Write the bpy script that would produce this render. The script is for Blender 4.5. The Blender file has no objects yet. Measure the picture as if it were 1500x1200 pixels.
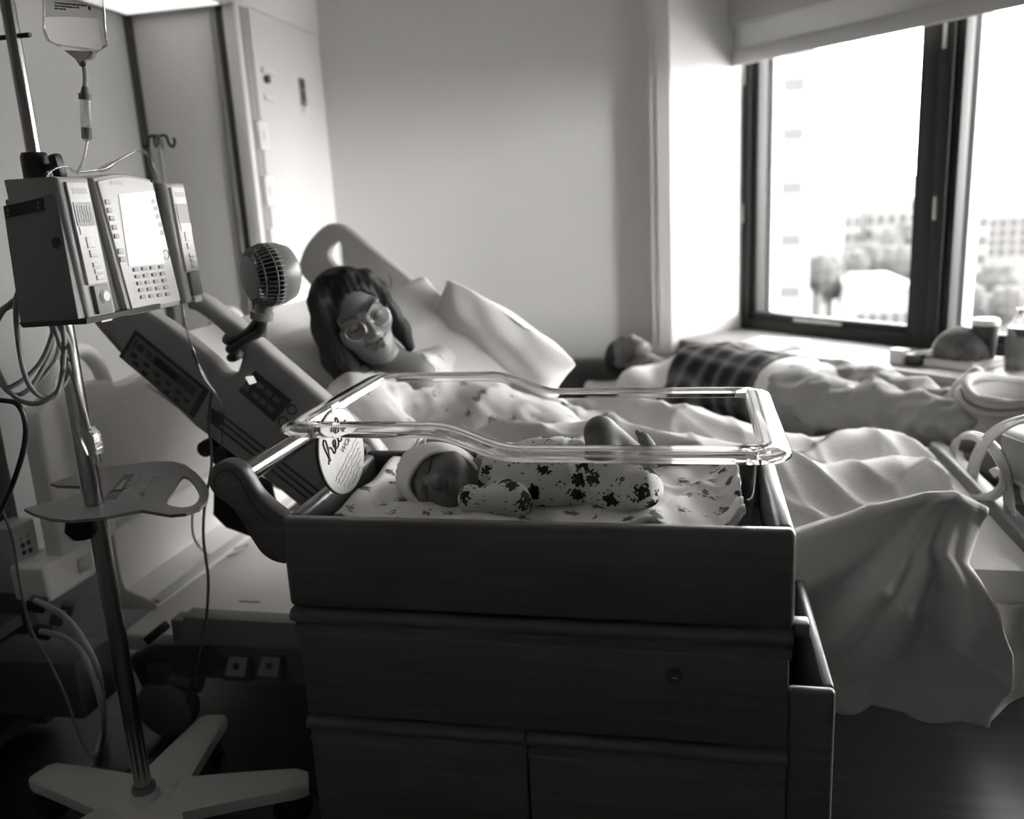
import bpy, bmesh, math, random
import numpy as np
from mathutils import Vector, Matrix, Euler

# ------------------------------------------------------------------ camera, world, light
scene = bpy.context.scene
F_PX, CAM_H, YAW = 1261.0, 1.25, math.radians(12.3)
_d = np.array([283, -5296, -F_PX]); _d /= np.linalg.norm(_d); _u = -_d
_f = np.array([0, 0, -1.0]); _fh = _f - _u * _f.dot(_u); _fh /= np.linalg.norm(_fh); _r = np.cross(_fh, _u)
CM = np.array([math.cos(YAW) * _r - math.sin(YAW) * _fh, math.sin(YAW) * _r + math.cos(YAW) * _fh, _u])
CC = np.array([0, 0, CAM_H])
cam_data = bpy.data.cameras.new('camera')
cam = bpy.data.objects.new('camera', cam_data)
scene.collection.objects.link(cam)
mw = Matrix([list(r) for r in CM]).to_4x4()
mw.translation = Vector(CC)
cam.matrix_world = mw
cam_data.sensor_width = 36
cam_data.lens = F_PX / 1500 * 36
cam_data.clip_start = 0.02
cam_data.clip_end = 400
cam_data.dof.use_dof = True
cam_data.dof.focus_distance = 1.42
cam_data.dof.aperture_fstop = 2.6
scene.camera = cam

world = bpy.data.worlds.new('overcast_sky')
scene.world = world
world.use_nodes = True
bg = world.node_tree.nodes['Background']
bg.inputs[0].default_value = (1, 0.99, 0.975, 1)
bg.inputs[1].default_value = 8.0

sun_data = bpy.data.lights.new('hazy_sun', 'SUN')
sun_data.energy = 2.5
sun_data.angle = math.radians(13)
sun = bpy.data.objects.new('hazy_sun', sun_data)
scene.collection.objects.link(sun)
sun.rotation_euler = Vector((-0.95, 0.31, -0.075)).to_track_quat('-Z', 'Y').to_euler()
sun.location = (8, -3, 4)

scene.view_settings.view_transform = 'Standard'
scene.view_settings.look = 'None'
scene.view_settings.gamma = 1
scene.view_settings.use_curve_mapping = False
scene.view_settings.exposure = 1.4

COL = scene.collection


def ray(px, py):
    return CM @ np.array([(px - 750) / F_PX, (600 - py) / F_PX, -1.0])


def P(px, py, x=None, y=None, z=None, s=None):
    """a photo pixel carried out to a plane of the room (x, y or z = const, or x + y = s)"""
    v = ray(px, py)
    if x is not None: t = (x - CC[0]) / v[0]
    elif y is not None: t = (y - CC[1]) / v[1]
    elif z is not None: t = (z - CC[2]) / v[2]
    else: t = s / (v[0] + v[1])
    return Vector(CC + t * v)


# ------------------------------------------------------------------ helpers
def tag(o, label=None, cat=None, group=None, kind=None):
    if label: o['label'] = label
    if cat: o['category'] = cat
    if group: o['group'] = group
    if kind: o['kind'] = kind
    return o


def empty(name, loc=(0, 0, 0), label=None, cat=None, group=None, kind=None, rz=0.0):
    o = bpy.data.objects.new(name, None)
    COL.objects.link(o)
    o.location = loc
    o.rotation_euler = (0, 0, rz)
    o.empty_display_size = 0.05
    return tag(o, label, cat, group, kind)


def link(name, me, mat, parent=None, smooth=None):
    o = bpy.data.objects.new(name, me)
    COL.objects.link(o)
    if mat: me.materials.append(mat)
    if smooth is not None and len(me.polygons):
        me.shade_smooth()
        if smooth < 180: me.set_sharp_from_angle(angle=math.radians(smooth))
    if parent:
        o.parent = parent
        # geometry is authored in world space; keep it there
        o.matrix_parent_inverse = world_of(parent).inverted()
    return o


def world_of(o):
    m = Matrix.LocRotScale(o.location, o.rotation_euler, o.scale)
    if o.parent: m = world_of(o.parent) @ o.matrix_parent_inverse @ m
    return m


class MB:
    """collects shapes into one bmesh"""
    def __init__(self): self.bm = bmesh.new()

    def box(self, lo, hi, bev=0.0, seg=2, rot=None, piv=None, edges=None):
        lo, hi = Vector(lo), Vector(hi)
        r = bmesh.ops.create_cube(self.bm, size=1)
        vs = r['verts']
        c, s = (lo + hi) / 2, hi - lo
        for v in vs: v.co = Vector((v.co.x * s.x + c.x, v.co.y * s.y + c.y, v.co.z * s.z + c.z))
        es = list({e for v in vs for e in v.link_edges})
        if bev > 0:
            bmesh.ops.bevel(self.bm, geom=es, offset=min(bev, min(s) * 0.49), segments=seg, profile=0.5, affect='EDGES')
        if rot is not None:
            # rotate every vert created here
            pass
        return self

    def xbox(self, M, size, bev=0.0, seg=2):
        """box of a size centred on matrix M"""
        t = bmesh.new()
        bmesh.ops.create_cube(t, size=1)
        for v in t.verts: v.co = Vector((v.co.x * size[0], v.co.y * size[1], v.co.z * size[2]))
        if bev > 0:
            bmesh.ops.bevel(t, geom=t.edges[:], offset=min(bev, min(size) * 0.49), segments=seg, profile=0.5, affect='EDGES')
        t.transform(M)
        self.merge(t)
        return self

    def merge(self, t):
        me = bpy.data.meshes.new('tmp'); t.to_mesh(me); t.free()
        self.bm.from_mesh(me); bpy.data.meshes.remove(me)

    def cyl(self, a, b, r0, r1=None, n=20, cap=True):
        r1 = r0 if r1 is None else r1
        return self.tube([a, b], [r0, r1], n, cap)

    def tube(self, pts, rad, n=10, cap=True, closed=False, flat=None):
        pts = [Vector(p) for p in pts]
        m = len(pts)
        if not hasattr(rad, '__len__'): rad = [rad] * m
        rings = []
        prev = None
        for i, p in enumerate(pts):
            if closed: t = pts[(i + 1) % m] - pts[i - 1]
            else: t = pts[min(i + 1, m - 1)] - pts[max(i - 1, 0)]
            if t.length < 1e-9: t = Vector((0, 0, 1))
            t.normalize()
            if prev is None:
                a = Vector((0, 0, 1)) if abs(t.z) < 0.9 else Vector((1, 0, 0))
                nrm = (a - t * a.dot(t)).normalized()
            else:
                nrm = prev - t * prev.dot(t)
                if nrm.length < 1e-6: nrm = t.orthogonal()
                nrm.normalize()
            prev = nrm
            bi = t.cross(nrm)
            ring = []
            for k in range(n):
                an = 2 * math.pi * k / n
                q = (nrm * math.cos(an) * (flat or 1) + bi * math.sin(an)) * rad[i]
                ring.append(self.bm.verts.new(p + q))
            rings.append(ring)
        rng = range(m if closed else m - 1)
        for i in rng:
            A, Bq = rings[i], rings[(i + 1) % m]
            for k in range(n):
                self.bm.faces.new((A[k], A[(k + 1) % n], Bq[(k + 1) % n], Bq[k]))
        if cap and not closed:
            self.bm.faces.new(list(reversed(rings[0])))
            self.bm.faces.new(rings[-1])
        return self

    def lathe(self, prof, M, n=24, cap=True):
        """prof: (radius, height) pairs along M's z axis"""
        rings = []
        for r, h in prof:
            rings.append([self.bm.verts.new(M @ Vector((r * math.cos(2 * math.pi * k / n), r * math.sin(2 * math.pi * k / n), h))) for k in range(n)])
        for i in range(len(rings) - 1):
            A, Bq = rings[i], rings[i + 1]
            for k in range(n):
                self.bm.faces.new((A[k], A[(k + 1) % n], Bq[(k + 1) % n], Bq[k]))
        if cap:
            if prof[0][0] > 1e-5: self.bm.faces.new(list(reversed(rings[0])))
            if prof[-1][0] > 1e-5: self.bm.faces.new(rings[-1])
        return self

    def prism(self, pts, off, bev=0.0, seg=2):
        """polygon of 3-D points pushed by the vector off"""
        t = bmesh.new()
        off = Vector(off)
        A = [t.verts.new(Vector(p)) for p in pts]
        Bq = [t.verts.new(Vector(p) + off) for p in pts]
        n = len(A)
        fa = t.faces.new(A); fb = t.faces.new(list(reversed(Bq)))
        for k in range(n): t.faces.new((A[k], Bq[k], Bq[(k + 1) % n], A[(k + 1) % n]))
        bmesh.ops.recalc_face_normals(t, faces=t.faces[:])
        if bev > 0:
            es = [e for e in t.edges if (fa in e.link_faces) != (fb in e.link_faces)]
            bmesh.ops.bevel(t, geom=es, offset=bev, segments=seg, profile=0.5, affect='EDGES', clamp_overlap=True)
        bmesh.ops.triangulate(t, faces=[f for f in t.faces if len(f.verts) > 4])
        self.merge(t)
        return self

    def grid(self, fn, nu, nv, cu=False, cv=False):
        V = [[self.bm.verts.new(Vector(fn(i / (nu if cu else nu - 1), j / (nv if cv else nv - 1)))) for j in range(nv)] for i in range(nu)]
        for i in range(nu if cu else nu - 1):
            for j in range(nv if cv else nv - 1):
                a, b = V[i][j], V[(i + 1) % nu][j]
                c, d = V[(i + 1) % nu][(j + 1) % nv], V[i][(j + 1) % nv]
                if len({a, b, c, d}) == 4: self.bm.faces.new((a, b, c, d))
        return self

    def build(self, name, mat, parent=None, smooth=40, recalc=True):
        if recalc: bmesh.ops.recalc_face_normals(self.bm, faces=self.bm.faces[:])
        me = bpy.data.meshes.new(name)
        self.bm.to_mesh(me); self.bm.free()
        return link(name, me, mat, parent, smooth)


def basis(o, xa, ya=None, za=None):
    """matrix with origin o and the given axes"""
    xa = Vector(xa).normalized()
    if ya is not None:
        ya = Vector(ya); ya = (ya - xa * ya.dot(xa)).normalized(); za = xa.cross(ya)
    else:
        za = Vector(za); za = (za - xa * za.dot(xa)).normalized(); ya = za.cross(xa)
    m = Matrix((xa, ya, za)).transposed().to_4x4()
    m.translation = Vector(o)
    return m


def zmat(o, axis):
    m = Vector(axis).to_track_quat('Z', 'Y').to_matrix().to_4x4(); m.translation = Vector(o); return m


def spline(pts, n=8, closed=False):
    """Catmull-Rom through points (any dimension)"""
    pts = [np.array(p, float) for p in pts]
    m = len(pts); out = []
    for i in range(m if closed else m - 1):
        if closed: p0, p1, p2, p3 = pts[i - 1], pts[i], pts[(i + 1) % m], pts[(i + 2) % m]
        else: p0, p1, p2, p3 = pts[max(i - 1, 0)], pts[i], pts[i + 1], pts[min(i + 2, m - 1)]
        for k in range(n):
            t = k / n
            out.append(0.5 * ((2 * p1) + (-p0 + p2) * t + (2 * p0 - 5 * p1 + 4 * p2 - p3) * t * t + (-p0 + 3 * p1 - 3 * p2 + p3) * t ** 3))
    if not closed: out.append(pts[-1])
    return [Vector(p) if len(p) == 3 else tuple(p) for p in out]


def solidify(o, t, off=0):
    m = o.modifiers.new('thick', 'SOLIDIFY'); m.thickness = t; m.offset = off; return o


# signed distances and surface nets, for bodies and cloth
def ell(p, c, r):
    q = (p - np.array(c)) / np.array(r)
    k0 = np.sqrt((q * q).sum(-1)); k1 = np.sqrt(((q / np.array(r)) ** 2).sum(-1)) + 1e-9
    return k0 * (k0 - 1.0) / k1


def cap(p, a, b, ra, rb=None):
    rb = ra if rb is None else rb
    a, b = np.array(a, float), np.array(b, float)
    ba = b - a; h = np.clip(((p - a) @ ba) / (ba @ ba), 0, 1)
    return np.sqrt(((p - a - h[..., None] * ba) ** 2).sum(-1)) - (ra + (rb - ra) * h)


def chain(p, pts, rad, k=0.01):
    d = None
    for i in range(len(pts) - 1):
        e = cap(p, pts[i], pts[i + 1], rad[i], rad[i + 1])
        d = e if d is None else smin(d, e, k)
    return d


def smin(a, b, k):
    h = np.clip(0.5 + 0.5 * (b - a) / k, 0, 1)
    return b + (a - b) * h - k * h * (1 - h)


def smax(a, b, k): return -smin(-a, -b, k)


def rbox(p, M, half, r):
    """rounded box in the frame M"""
    R = np.array(M.to_3x3()); c = np.array(M.translation)
    q = np.abs((p - c) @ R) - (np.array(half) - r)
    return np.sqrt((np.maximum(q, 0) ** 2).sum(-1)) + np.minimum(q.max(-1), 0) - r


def nets(fn, lo, hi, h):
    lo, hi = np.array(lo, float), np.array(hi, float)
    n = np.maximum(np.ceil((hi - lo) / h).astype(int) + 1, 3)
    ax = [lo[i] + h * np.arange(n[i]) for i in range(3)]
    G = np.stack(np.meshgrid(*ax, indexing='ij'), -1)
    V = fn(G)
    S = V < 0
    sh = tuple(n - 1)
    acc = np.zeros(sh + (3,)); cnt = np.zeros(sh)
    sl = lambda off: tuple(slice(o, o + m) for o, m in zip(off, sh))
    for a in range(3):
        for o1 in (0, 1):
            for o2 in (0, 1):
                off = [0, 0, 0]; oth = [i for i in range(3) if i != a]
                off[oth[0]], off[oth[1]] = o1, o2
                of2 = list(off); of2[a] = 1
                va, vb = V[sl(off)], V[sl(of2)]
                m = (va < 0) != (vb < 0)
                t = np.where(m, va / np.where(m, va - vb, 1), 0)
                pos = np.zeros(sh + (3,)); pos[...] = off; pos[..., a] = t
                acc += pos * m[..., None]; cnt += m
    act = cnt > 0
    idx = -np.ones(sh, int); idx[act] = np.arange(act.sum())
    ii = np.argwhere(act)
    verts = lo + h * (ii + acc[act] / cnt[act][:, None])
    quads = []
    for a in range(3):
        b, c = (a + 1) % 3, (a + 2) % 3
        s0 = [slice(None)] * 3; s0[a] = slice(0, -1)
        s1 = [slice(None)] * 3; s1[a] = slice(1, None)
        A, Bq = S[tuple(s0)], S[tuple(s1)]
        e = np.argwhere(A != Bq)
        e = e[(e[:, b] > 0) & (e[:, c] > 0) & (e[:, b] < sh[b]) & (e[:, c] < sh[c])]
        if len(e) == 0: continue
        fl = A[tuple(e.T)]
        q = []
        for db, dc in ((0, 0), (-1, 0), (-1, -1), (0, -1)):
            g = e.copy(); g[:, b] += db; g[:, c] += dc
            q.append(idx[tuple(g.T)])
        q = np.stack(q, 1)
        q[~fl] = q[~fl][:, ::-1]
        quads.append(q)
    quads = np.concatenate(quads)
    quads = quads[(quads >= 0).all(1)]
    return verts, quads


def sdf_obj(name, fn, lo, hi, h, mat, parent=None, relax=1, extra=()):
    """surface of fn as one mesh; extra = further (fn, lo, hi, h) regions meshed at their own resolution and joined on"""
    V, Q, n0 = [], [], 0
    for fn_, lo_, hi_, h_ in ((fn, lo, hi, h),) + tuple(extra):
        v, q = nets(fn_, lo_, hi_, h_)
        for _ in range(relax):       # light Laplacian smoothing
            s = np.zeros_like(v); c = np.zeros(len(v))
            for i in range(4):
                for j in (1, 3):
                    np.add.at(s, q[:, i], v[q[:, (i + j) % 4]]); np.add.at(c, q[:, i], 1)
            v = v * 0.5 + 0.5 * s / np.maximum(c, 1)[:, None]
        V.append(v); Q.append(q + n0); n0 += len(v)
    v, q = np.concatenate(V), np.concatenate(Q)
    me = bpy.data.meshes.new(name)
    me.from_pydata(v.tolist(), [], q.tolist())
    me.update()
    return link(name, me, mat, parent, 180)


def wob(p, f, seed=0):
    """smooth wandering field in about -1..1"""
    rs = np.random.RandomState(seed)
    out = 0
    for k in range(5):
        w = rs.normal(size=3); w /= np.linalg.norm(w)
        out = out + np.sin(p @ (w * f * (0.7 + 0.25 * k)) + rs.uniform(0, 6.28)) / 3.2
    return out


# ------------------------------------------------------------------ materials
MATS = {}


def mat(name, v, rough=0.6, metal=0.0, bump=None, vary=None, trans=0.0, ior=1.45, emit=0.0, coat=0.0, sub=0.0, sheen=0.0, alpha=1.0, spec=0.5):
    if name in MATS: return MATS[name]
    m = bpy.data.materials.new(name); m.use_nodes = True
    nt = m.node_tree; b = nt.nodes['Principled BSDF']
    col = (v, v * 0.985, v * 0.965, 1)
    b.inputs['Base Color'].default_value = col
    b.inputs['Roughness'].default_value = rough
    b.inputs['Metallic'].default_value = metal
    b.inputs['Transmission Weight'].default_value = trans
    b.inputs['IOR'].default_value = ior
    b.inputs['Specular IOR Level'].default_value = spec
    b.inputs['Coat Weight'].default_value = coat
    b.inputs['Coat Roughness'].default_value = 0.25
    b.inputs['Sheen Weight'].default_value = sheen
    b.inputs['Alpha'].default_value = alpha
    if sub:
        b.inputs['Subsurface Weight'].default_value = sub
        b.inputs['Subsurface Radius'].default_value = (0.012, 0.008, 0.006)
    if emit:
        b.inputs['Emission Color'].default_value = (1, 0.985, 0.965, 1)
        b.inputs['Emission Strength'].default_value = emit
    tc = nt.nodes.new('ShaderNodeTexCoord')
    if vary:      # (scale, low, high, stretch)
        sc, lo, hi = vary[:3]
        st = vary[3] if len(vary) > 3 else (1, 1, 1)
        mp = nt.nodes.new('ShaderNodeMapping'); mp.inputs['Scale'].default_value = st
        nt.links.new(tc.outputs['Object'], mp.inputs[0])
        n = nt.nodes.new('ShaderNodeTexNoise'); n.inputs['Scale'].default_value = sc; n.inputs['Detail'].default_value = 5
        nt.links.new(mp.outputs[0], n.inputs['Vector'])
        r = nt.nodes.new('ShaderNodeValToRGB')
        r.color_ramp.elements[0].position = 0.3; r.color_ramp.elements[1].position = 0.7
        r.color_ramp.elements[0].color = (lo, lo * 0.985, lo * 0.965, 1)
        r.color_ramp.elements[1].color = (hi, hi * 0.985, hi * 0.965, 1)
        nt.links.new(n.outputs['Fac'], r.inputs[0]); nt.links.new(r.outputs[0], b.inputs['Base Color'])
    if bump:      # (scale, strength, stretch)
        st = bump[2] if len(bump) > 2 else (1, 1, 1)
        mp = nt.nodes.new('ShaderNodeMapping'); mp.inputs['Scale'].default_value = st
        nt.links.new(tc.outputs['Object'], mp.inputs[0])
        n = nt.nodes.new('ShaderNodeTexNoise'); n.inputs['Scale'].default_value = bump[0]; n.inputs['Detail'].default_value = 4
        nt.links.new(mp.outputs[0], n.inputs['Vector'])
        bp = nt.nodes.new('ShaderNodeBump'); bp.inputs['Strength'].default_value = bump[1]; bp.inputs['Distance'].default_value = 0.01
        nt.links.new(n.outputs['Fac'], bp.inputs['Height']); nt.links.new(bp.outputs[0], b.inputs['Normal'])
    MATS[name] = m
    return m


def clear(name, tint=1.0, rough=0.0, ior=1.49, boost=0.0):
    """thin clear plastic or glass: see-through with a Fresnel sheen"""
    if name in MATS: return MATS[name]
    m = bpy.data.materials.new(name); m.use_nodes = True
    nt = m.node_tree; nt.nodes.clear()
    out = nt.nodes.new('ShaderNodeOutputMaterial')
    mix = nt.nodes.new('ShaderNodeMixShader'); tr = nt.nodes.new('ShaderNodeBsdfTransparent'); gl = nt.nodes.new('ShaderNodeBsdfGlossy')
    tr.inputs[0].default_value = (tint, tint, tint, 1); gl.inputs['Roughness'].default_value = rough
    fr = nt.nodes.new('ShaderNodeFresnel'); fr.inputs[0].default_value = ior
    ma = nt.nodes.new('ShaderNodeMath'); ma.operation = 'ADD'; ma.inputs[1].default_value = boost; ma.use_clamp = True
    ge = nt.nodes.new('ShaderNodeNewGeometry')
    inv = nt.nodes.new('ShaderNodeMath'); inv.operation = 'SUBTRACT'; inv.inputs[0].default_value = 1.0
    mul = nt.nodes.new('ShaderNodeMath'); mul.operation = 'MULTIPLY'
    nt.links.new(ge.outputs['Backfacing'], inv.inputs[1])      # no false total reflection on the way out of the sheet
    nt.links.new(fr.outputs[0], ma.inputs[0]); nt.links.new(ma.outputs[0], mul.inputs[0]); nt.links.new(inv.outputs[0], mul.inputs[1])
    nt.links.new(mul.outputs[0], mix.inputs[0])
    nt.links.new(tr.outputs[0], mix.inputs[1]); nt.links.new(gl.outputs[0], mix.inputs[2]); nt.links.new(mix.outputs[0], out.inputs[0])
    MATS[name] = m
    return m


def printed(name, base, dark, scale, thr, rough=0.85, mid=None, ribs=0.0, soft=0.03, seed=0.0, leafy=True, leaf2=None):
    """light cloth with scattered dark floral patches"""
    m = bpy.data.materials.new(name); m.use_nodes = True
    nt = m.node_tree; b = nt.nodes['Principled BSDF']; b.inputs['Roughness'].default_value = rough
    b.inputs['Specular IOR Level'].default_value = 0.2
    tc = nt.nodes.new('ShaderNodeTexCoord')
    mp = nt.nodes.new('ShaderNodeMapping'); mp.inputs['Location'].default_value = (seed, seed * 0.7, seed * 1.3)
    nt.links.new(tc.outputs['Object'], mp.inputs[0])
    # patches: distance to scattered cell centres, edge broken up by a finer noise into petals and leaves
    vo = nt.nodes.new('ShaderNodeTexVoronoi'); vo.inputs['Scale'].default_value = scale; vo.inputs['Randomness'].default_value = 1.0
    nt.links.new(mp.outputs[0], vo.inputs['Vector'])
    no = nt.nodes.new('ShaderNodeTexNoise'); no.inputs['Scale'].default_value = scale * (5.5 if leafy else 1.6); no.inputs['Detail'].default_value = 3.0 if leafy else 1.0
    nt.links.new(mp.outputs[0], no.inputs['Vector'])
    mu = nt.nodes.new('ShaderNodeMath'); mu.operation = 'MULTIPLY_ADD'; mu.inputs[1].default_value = 0.85; mu.inputs[2].default_value = -0.42
    nt.links.new(no.outputs['Fac'], mu.inputs[0])
    ad = nt.nodes.new('ShaderNodeMath'); ad.operation = 'ADD'
    nt.links.new(vo.outputs['Distance'], ad.inputs[0]); nt.links.new(mu.outputs[0], ad.inputs[1])
    rp = nt.nodes.new('ShaderNodeValToRGB')
    e = rp.color_ramp.elements
    e[0].position = max(0.0, thr - soft); e[1].position = thr + soft
    e[0].color = (dark, dark, dark, 1); e[1].color = (base, base * 0.985, base * 0.96, 1)
    if mid is not None:
        e2 = e.new(max(0.001, thr - 0.11)); e2.color = (dark * 0.5, dark * 0.5, dark * 0.5, 1)
        e[1].color = (mid, mid, mid, 1)
    nt.links.new(ad.outputs[0], rp.inputs[0])
    if leaf2 is None:
        nt.links.new(rp.outputs[0], b.inputs['Base Color'])
    else:      # smaller, paler leaves scattered between the dark blooms
        v2 = nt.nodes.new('ShaderNodeTexVoronoi'); v2.inputs['Scale'].default_value = scale * 1.9; v2.inputs['Randomness'].default_value = 1.0
        m2 = nt.nodes.new('ShaderNodeMapping'); m2.inputs['Rotation'].default_value = (0.4, 0.5, 0.6); m2.inputs['Scale'].default_value = (1, 1, 1.7); m2.inputs['Location'].default_value = (3, 1, 2)
        nt.links.new(tc.outputs['Object'], m2.inputs[0]); nt.links.new(m2.outputs[0], v2.inputs['Vector'])
        a3 = nt.nodes.new('ShaderNodeMath'); a3.operation = 'MULTIPLY_ADD'; a3.inputs[1].default_value = 0.5; nt.links.new(no.outputs['Fac'], a3.inputs[0]); nt.links.new(v2.outputs['Distance'], a3.inputs[2])
        r2 = nt.nodes.new('ShaderNodeValToRGB'); g = r2.color_ramp.elements
        g[0].position = 0.40; g[1].position = 0.44; g[0].color = (leaf2, leaf2, leaf2, 1); g[1].color = (1, 1, 1, 1)
        nt.links.new(a3.outputs[0], r2.inputs[0])
        mx = nt.nodes.new('ShaderNodeMix'); mx.data_type = 'RGBA'; mx.blend_type = 'MULTIPLY'; mx.inputs['Factor'].default_value = 1.0
        nt.links.new(rp.outputs[0], mx.inputs['A']); nt.links.new(r2.outputs[0], mx.inputs['B']); nt.links.new(mx.outputs['Result'], b.inputs['Base Color'])
    wv = nt.nodes.new('ShaderNodeTexNoise'); wv.inputs['Scale'].default_value = 350
    nt.links.new(tc.outputs['Object'], wv.inputs['Vector'])
    bp = nt.nodes.new('ShaderNodeBump'); bp.inputs['Strength'].default_value = 0.15; bp.inputs['Distance'].default_value = 0.002
    if ribs:
        rb = nt.nodes.new('ShaderNodeTexWave'); rb.inputs['Scale'].default_value = ribs; rb.bands_direction = 'Z'; rb.inputs['Distortion'].default_value = 0.6
        nt.links.new(tc.outputs['Object'], rb.inputs['Vector']); nt.links.new(rb.outputs['Fac'], bp.inputs['Height'])
        bp.inputs['Strength'].default_value = 0.14
    else:
        nt.links.new(wv.outputs['Fac'], bp.inputs['Height'])
    nt.links.new(bp.outputs[0], b.inputs['Normal'])
    MATS[name] = m
    return m


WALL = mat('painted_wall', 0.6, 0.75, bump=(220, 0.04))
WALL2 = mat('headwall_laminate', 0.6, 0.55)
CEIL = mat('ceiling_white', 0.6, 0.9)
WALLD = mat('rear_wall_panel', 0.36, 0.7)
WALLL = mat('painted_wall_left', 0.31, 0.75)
WHITE = mat('white_plastic', 0.62, 0.4)
LGREY = mat('light_grey_plastic', 0.42, 0.45)
MGREY = mat('mid_grey_plastic', 0.20, 0.5)
DGREY = mat('dark_grey_plastic', 0.07, 0.5)
BLACK = mat('black_plastic', 0.02, 0.4)
STEEL = mat('brushed_steel', 0.42, 0.2, metal=1.0)
CHROME = mat('chrome', 0.7, 0.12, metal=1.0)
FRAMEM = mat('window_frame_dark', 0.018, 0.55, spec=0.3)
LINEN = mat('white_linen', 0.74, 0.9, bump=(90, 0.12), spec=0.2)
LINEN2 = mat('grey_white_sheet', 0.66, 0.9, bump=(60, 0.15), spec=0.2)
WOODF = mat('dark_wood_laminate', 0.11, 0.42, coat=0.5, vary=(9, 0.095, 0.125, (0.6, 1, 9)))
FLOORM = mat('dark_vinyl_floor', 0.024, 0.36, vary=(5, 0.016, 0.038, (0.5, 9, 1)), bump=(40, 0.04, (0.5, 8, 1)))
ACRYL = clear('clear_acrylic', 0.955, 0.0, 1.49, boost=0.05)
GLASS = clear('window_glass', 0.97, 0.0, 1.5)
RIM = mat('acrylic_rim', 0.95, 0.03, trans=1.0, ior=1.49)
TUBEM = clear('clear_tubing', 0.8, 0.06, 1.5, boost=0.12)

# ------------------------------------------------------------------ the room
S2 = math.sqrt(0.5)
OC = Vector((-0.104, 4.08, 0))          # outside corner of the window bay
W0 = Vector((0.25, 4.434, 0))          # where the reveal meets the window
TD = Vector((S2, -S2, 0))               # along the window wall
ND = Vector((S2, S2, 0))                # out through the window
ZC = 2.7
LOWC = 2.075


def wpt(s, n=0.0, z=0.0):
    return W0 + TD * s + ND * n + Vector((0, 0, z))


def wbox(mb, s0, s1, n0, n1, z0, z1, bev=0.0):
    M = basis(wpt((s0 + s1) / 2, (n0 + n1) / 2, (z0 + z1) / 2), TD, ND)
    return mb.xbox(M, (abs(s1 - s0), abs(n1 - n0), abs(z1 - z0)), bev)


def struct(mb, name, m, smooth=30, parent=None):
    o = mb.build(name, m, parent, smooth)
    if not parent: o['kind'] = 'structure'
    return o


struct(MB().box((-2.4, -2.2, -0.1), (4.2, 4.7, 0)), 'floor', FLOORM)
struct(MB().box((-2.4, -2.2, ZC), (4.2, 4.7, ZC + 0.1)), 'ceiling', CEIL)
struct(MB().box((-1.76, 4.15, 0), (-0.15, 4.7, ZC)), 'wall_back', WALL)
struct(MB().prism([(-0.19, 4.08, 0), (OC.x, 4.08, 0), (W0.x, W0.y, 0), (W0.x + 0.08, W0.y + 0.08, 0), (-0.19, 4.7, 0)], (0, 0, ZC)), 'wall_pier', WALL)
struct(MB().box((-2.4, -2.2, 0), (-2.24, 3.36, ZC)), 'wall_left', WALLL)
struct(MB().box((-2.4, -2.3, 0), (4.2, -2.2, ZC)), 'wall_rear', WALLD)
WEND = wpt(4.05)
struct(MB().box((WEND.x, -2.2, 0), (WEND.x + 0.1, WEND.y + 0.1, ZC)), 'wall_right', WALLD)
# low ceiling over the bed head side, its bulkhead, and the light set into it
struct(MB().box((-2.24, -2.2, LOWC), (-1.76, 4.15, ZC)), 'ceiling_soffit', CEIL)
struct(MB().box((-1.76, -2.2, LOWC + 0.005), (-1.75, 4.15, ZC)), 'wall_bulkhead', WALL)
lt = empty('ceiling_light', (-2.0, 2.95, LOWC), 'recessed ceiling light beside the headwall, top left corner', 'ceiling light')
MB().box((-2.22, 2.45, LOWC - 0.012), (-1.765, 3.33, LOWC - 0.001), 0.004).build('frame', WHITE, lt)
MB().box((-2.19, 2.48, LOWC - 0.016), (-1.79, 3.30, LOWC - 0.012)).build('diffuser', mat('lit_diffuser', 0.8, 0.6, emit=0.36), lt)
# headwall column: side panel faces the camera, services face the bed
hw = struct(MB().box((-2.24, 3.36, 0), (-1.755, 4.15, LOWC)), 'wall_headwall', WALL2)
GAP_SHADE = mat('gap_shade_paint', 0.05, 0.7)  # near-black colour standing in for the shade inside the panel gaps
TRIMW = mat('white_trim', 0.62, 0.4)
MB().box((-2.2, 3.345, 0.1), (-1.86, 3.36, LOWC - 0.03), 0.003).build('side_panel', mat('side_panel_laminate', 0.52, 0.5), hw)
MB().box((-1.853, 3.335, 0.05), (-1.832, 3.36, LOWC - 0.02), 0.004).build('edge_strip', mat('edge_strip_grey', 0.22, 0.5), hw)
MB().box((-2.238, 3.34, 0.0), (-2.212, 3.36, LOWC)).build('painted_gap_shade', GAP_SHADE, hw)  # solid dark strip, the gap's shade painted rather than cut in
MB().box((-1.832, 3.345, 0.0), (-1.80, 3.36, LOWC)).build('painted_gap_shade', GAP_SHADE, hw)
MB().box((-1.80, 3.335, 0.05), (-1.745, 3.375, LOWC - 0.005), 0.004).build('corner_trim', TRIMW, hw)
MB().box((-1.755, 3.375, 0.05), (-1.742, 3.43, LOWC - 0.01)).build('service_channel', mat('channel_grey', 0.3, 0.5), hw)
MB().box((-1.757, 3.43, 0.05), (-1.735, 3.448, LOWC - 0.01), 0.003).build('rail', TRIMW, hw)
for (a, b) in ((178, 222), (258, 302), (335, 378)):
    z1, z0 = P(390, a, x=-1.735).z, P(398, b, x=-1.735).z
    o = MB().box((-1.752, 3.385, z0), (-1.722, 3.465, z1), 0.006).build('service_box', mat('box_white', 0.66, 0.4), hw)
    MB().box((-1.724, 3.41, (z0 + z1) / 2 - 0.02), (-1.72, 3.42, (z0 + z1) / 2 + 0.02)).build('indicator', LGREY, o)
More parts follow.
